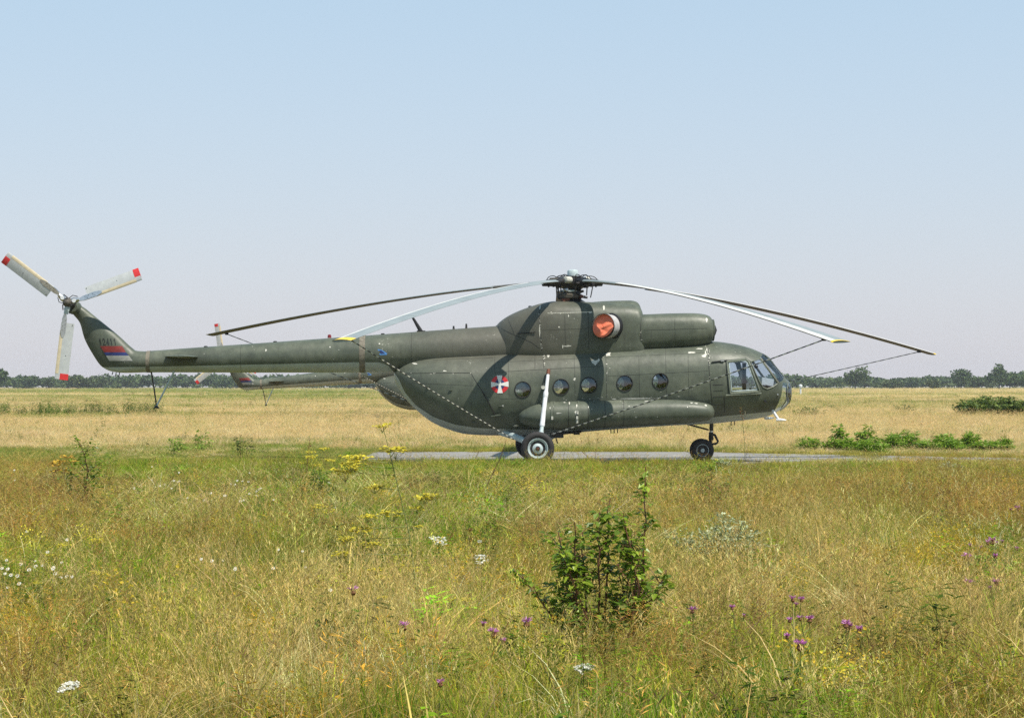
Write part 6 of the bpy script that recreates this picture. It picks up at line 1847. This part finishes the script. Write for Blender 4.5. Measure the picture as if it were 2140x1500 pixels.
dry_stalk('thin dry stalk between the two landing gears', [(1240, 960), (1246, 940), (1250, 905)], 51.0, 'redstem', 6, 0.006, 8, .04)
dry_stalk('dry grass stem crossing the lower part of the big bush', [(1290, 1480), (1325, 1260), (1290, 1180)], 14.6, 'rust', 10, 0.0035, 9, .03)
dry_stalk('pale broken stem lying across the foot of the big bush', [(1190, 1345), (1215, 1300), (1235, 1282)], 14.8, 'rust', 0, 0.004, 10)

# ------------------------------------------------------------------ trees on the horizon
def crown_leaves(s, c, rx, ry, rz, n, size, r, lumps=7):
    """leaf clumps over several overlapping lobes, so that outline and shading stay uneven"""
    lob = []
    for k in range(lumps):
        a = r.uniform(0, 6.283); q = math.sqrt(r.random()) * 0.72
        lob.append((c[0] + rx * q * math.cos(a), c[1] + ry * q * math.sin(a), c[2] + rz * r.uniform(-.45, .62) * (1 - q * .5), r.uniform(.32, .55)))
    for k in range(n):
        lx, ly, lz, lr = r.choice(lob)
        u, v = r.uniform(-1, 1), r.uniform(0, 6.283); w = math.sqrt(1 - u * u); q = r.uniform(.72, 1.08)
        n_ = (w * math.cos(v), w * math.sin(v), u)
        p = (lx + rx * lr * n_[0] * q, ly + ry * lr * n_[1] * q, max(c[2] - rz * 1.02, lz + rz * lr * n_[2] * q * 1.05))
        sz = size * r.uniform(.6, 1.4)
        t = (n_[0] + r.gauss(0, .7), n_[1] + r.gauss(0, .7), n_[2] + r.gauss(0, .7) - .2)
        s.leaf(p, (r.gauss(0, 1), r.gauss(0, 1), r.gauss(0, .6)), t, sz, sz * .9, min(1, max(0, .5 + .3 * (lr - .43) * 6 + r.gauss(0, .18))))

def tree(px, top, wpx, d, label, mat='tree', seed=0, name='tree', group='trees on the horizon'):
    r = random.Random(seed + 900)
    k = F / d; w = wpx / k; h = CAM[2] + (HY - top) / k - GZ
    root = empty(name, ((px - CX) / k, d + CAM[1], GZ)); tag(root, label, 'tree', group)
    s = Strips()
    crown_leaves(s, (0, 0, h * .56), w * .5 / .85, w * .5, h * .46, 1300, max(.7, w * .085), r, 12)
    strip_obj(s, 'crown', LM[mat], root)
    lines = [([Vector((0, 0, 0)), Vector((.1, 0, h * .3)), Vector((0, .1, h * .7))], [h * .03, h * .024, h * .008])]
    for q in range(5):
        a = r.uniform(0, 6.283); z = h * r.uniform(.25, .5)
        lines.append(([Vector((0, 0, z)), Vector((math.cos(a) * w * .3, math.sin(a) * w * .3, z + h * .25))], [h * .012, h * .004]))
    stems_obj(lines, 'trunk', LM['bark'], root, 6)
tree(-8, 768, 62, 700, 'tall dark tree cut off by the left edge', seed=1)
tree(66, 785, 46, 880, 'round tree crown second from the left edge', seed=2)
tree(97, 786, 34, 900, 'small round tree crown beside the lower tail rotor blade', seed=21)
tree(163, 783, 62, 820, 'broad round tree right of the lower tail rotor blade', 'tree2', seed=3)
tree(205, 786, 52, 840, 'round tree left of the tail bumper', 'tree2', seed=4)
tree(262, 786, 50, 900, 'round tree left of and behind the tail bumper struts', seed=5)
tree(392, 787, 44, 930, 'dark tree between tail bumper and the hidden helicopter tail', seed=6)
tree(437, 786, 30, 950, 'small dark tree just right of the thin red-tipped blade', seed=61)
tree(470, 785, 40, 860, 'round tree beside the fin of the farther helicopter', seed=7)
tree(1787, 763, 50, 760, 'tall round tree standing clear right of the rotor rope', seed=8)
tree(1748, 790, 40, 900, 'low tree left of the tall round tree', seed=81)
tree(2008, 766, 46, 800, 'tall tree with uneven crown, left of the pair on the right', seed=9)
tree(2088, 758, 34, 760, 'slender tallest tree top near the right edge', seed=10)
tree(2110, 776, 80, 780, 'wide tree under the slender top at right edge', seed=11)
tree(2052, 787, 50, 820, 'low tree between the two tall ones on the right', seed=12)
tree(1905, 788, 46, 950, 'low round tree midway between nose and right edge', seed=13)
tree(1862, 793, 30, 780, 'light green low tree in the wood right of the nose', 'tree2', seed=14)
tree(1950, 792, 26, 770, 'yellowish green low tree left of the uneven tall tree', 'tree2', seed=15)
# the continuous wood behind them
def wood():
    r = random.Random(77); s = Strips()
    x = -440.0
    while x < 440:
        d = r.uniform(930, 1060); k = F / d
        px = CX + x * k
        top = 787 + 3.0 * math.sin(px * 0.011) + 2.2 * math.sin(px * 0.037 + 1) + r.gauss(0, 2.4)
        h = CAM[2] + (HY - top) / k - GZ
        w = r.uniform(9, 17)
        crown_leaves(s, (x, d + CAM[1], h * .52), w * .6, w * .5, h * .5, 520, 1.35, r, 8)
        x += w * r.uniform(.22, .36)
    o = strip_obj(s, 'distant_wood', LM['tree'])
    tag(o, 'continuous low belt of trees along the horizon', 'wood', kind='stuff')
    s = Strips(); x = -440.0
    while x < 440:        # scrub in front of the belt
        d = r.uniform(860, 925); k = F / d; h = r.uniform(2.2, 4.2); w = r.uniform(5, 10)
        crown_leaves(s, (x, d + CAM[1], h * .5), w * .6, w * .4, h * .5, 130, .8, r, 5)
        x += w * r.uniform(.6, 2.2)
    o = strip_obj(s, 'distant_scrub', LM['tree2'])
    tag(o, 'patchy scrub at the foot of the distant belt of trees', 'scrub', kind='stuff')
wood()
# white marker post before the wood
d = 380.0; k = F / d; bx = (1673 - CX) / k
mk = empty('marker_post', (bx, d + CAM[1], GZ)); tag(mk, 'small white marker post before the trees right of the nose', 'post')
MB().tube([(0, 0, 0), (0, 0, 1.55)], [0.16, 0.14], 10).build('post', M['whitepaint'], mk)
MB().lathe((0, 0, 1.5), (0, 0, 1), [(0, .18), (.06, .32), (.42, .32), (.5, .2), (.55, .05)], 14).build('lamp_head', M['whitepaint'], mk)
# ------------------------------------------------------------------ summer haze
def haze():
    x, y0, y1, z0, z1 = 1450.0, -160.0, 1560.0, GZ - 1.0, 16.0
    me = MB().rings([[(-x, y0, z0), (x, y0, z0), (x, y1, z0), (-x, y1, z0)], [(-x, y0, z1), (x, y0, z1), (x, y1, z1), (-x, y1, z1)]]).mesh('haze')
    m = bpy.data.materials.new('haze'); m.use_nodes = True
    nt = m.node_tree; nt.nodes.remove(nt.nodes['Principled BSDF'])
    v = N(nt, 'ShaderNodeVolumePrincipled')
    v.inputs['Color'].default_value = (0.86, 0.91, 1.0, 1)
    v.inputs['Density'].default_value = 0.00015
    v.inputs['Anisotropy'].default_value = 0.0
    nt.links.new(v.outputs[0], nt.nodes['Material Output'].inputs['Volume'])
    me.materials.append(m)
    o = bpy.data.objects.new('haze', me); C.objects.link(o)
    tag(o, 'thin summer haze lying over the whole airfield', 'haze', kind='stuff')
haze()
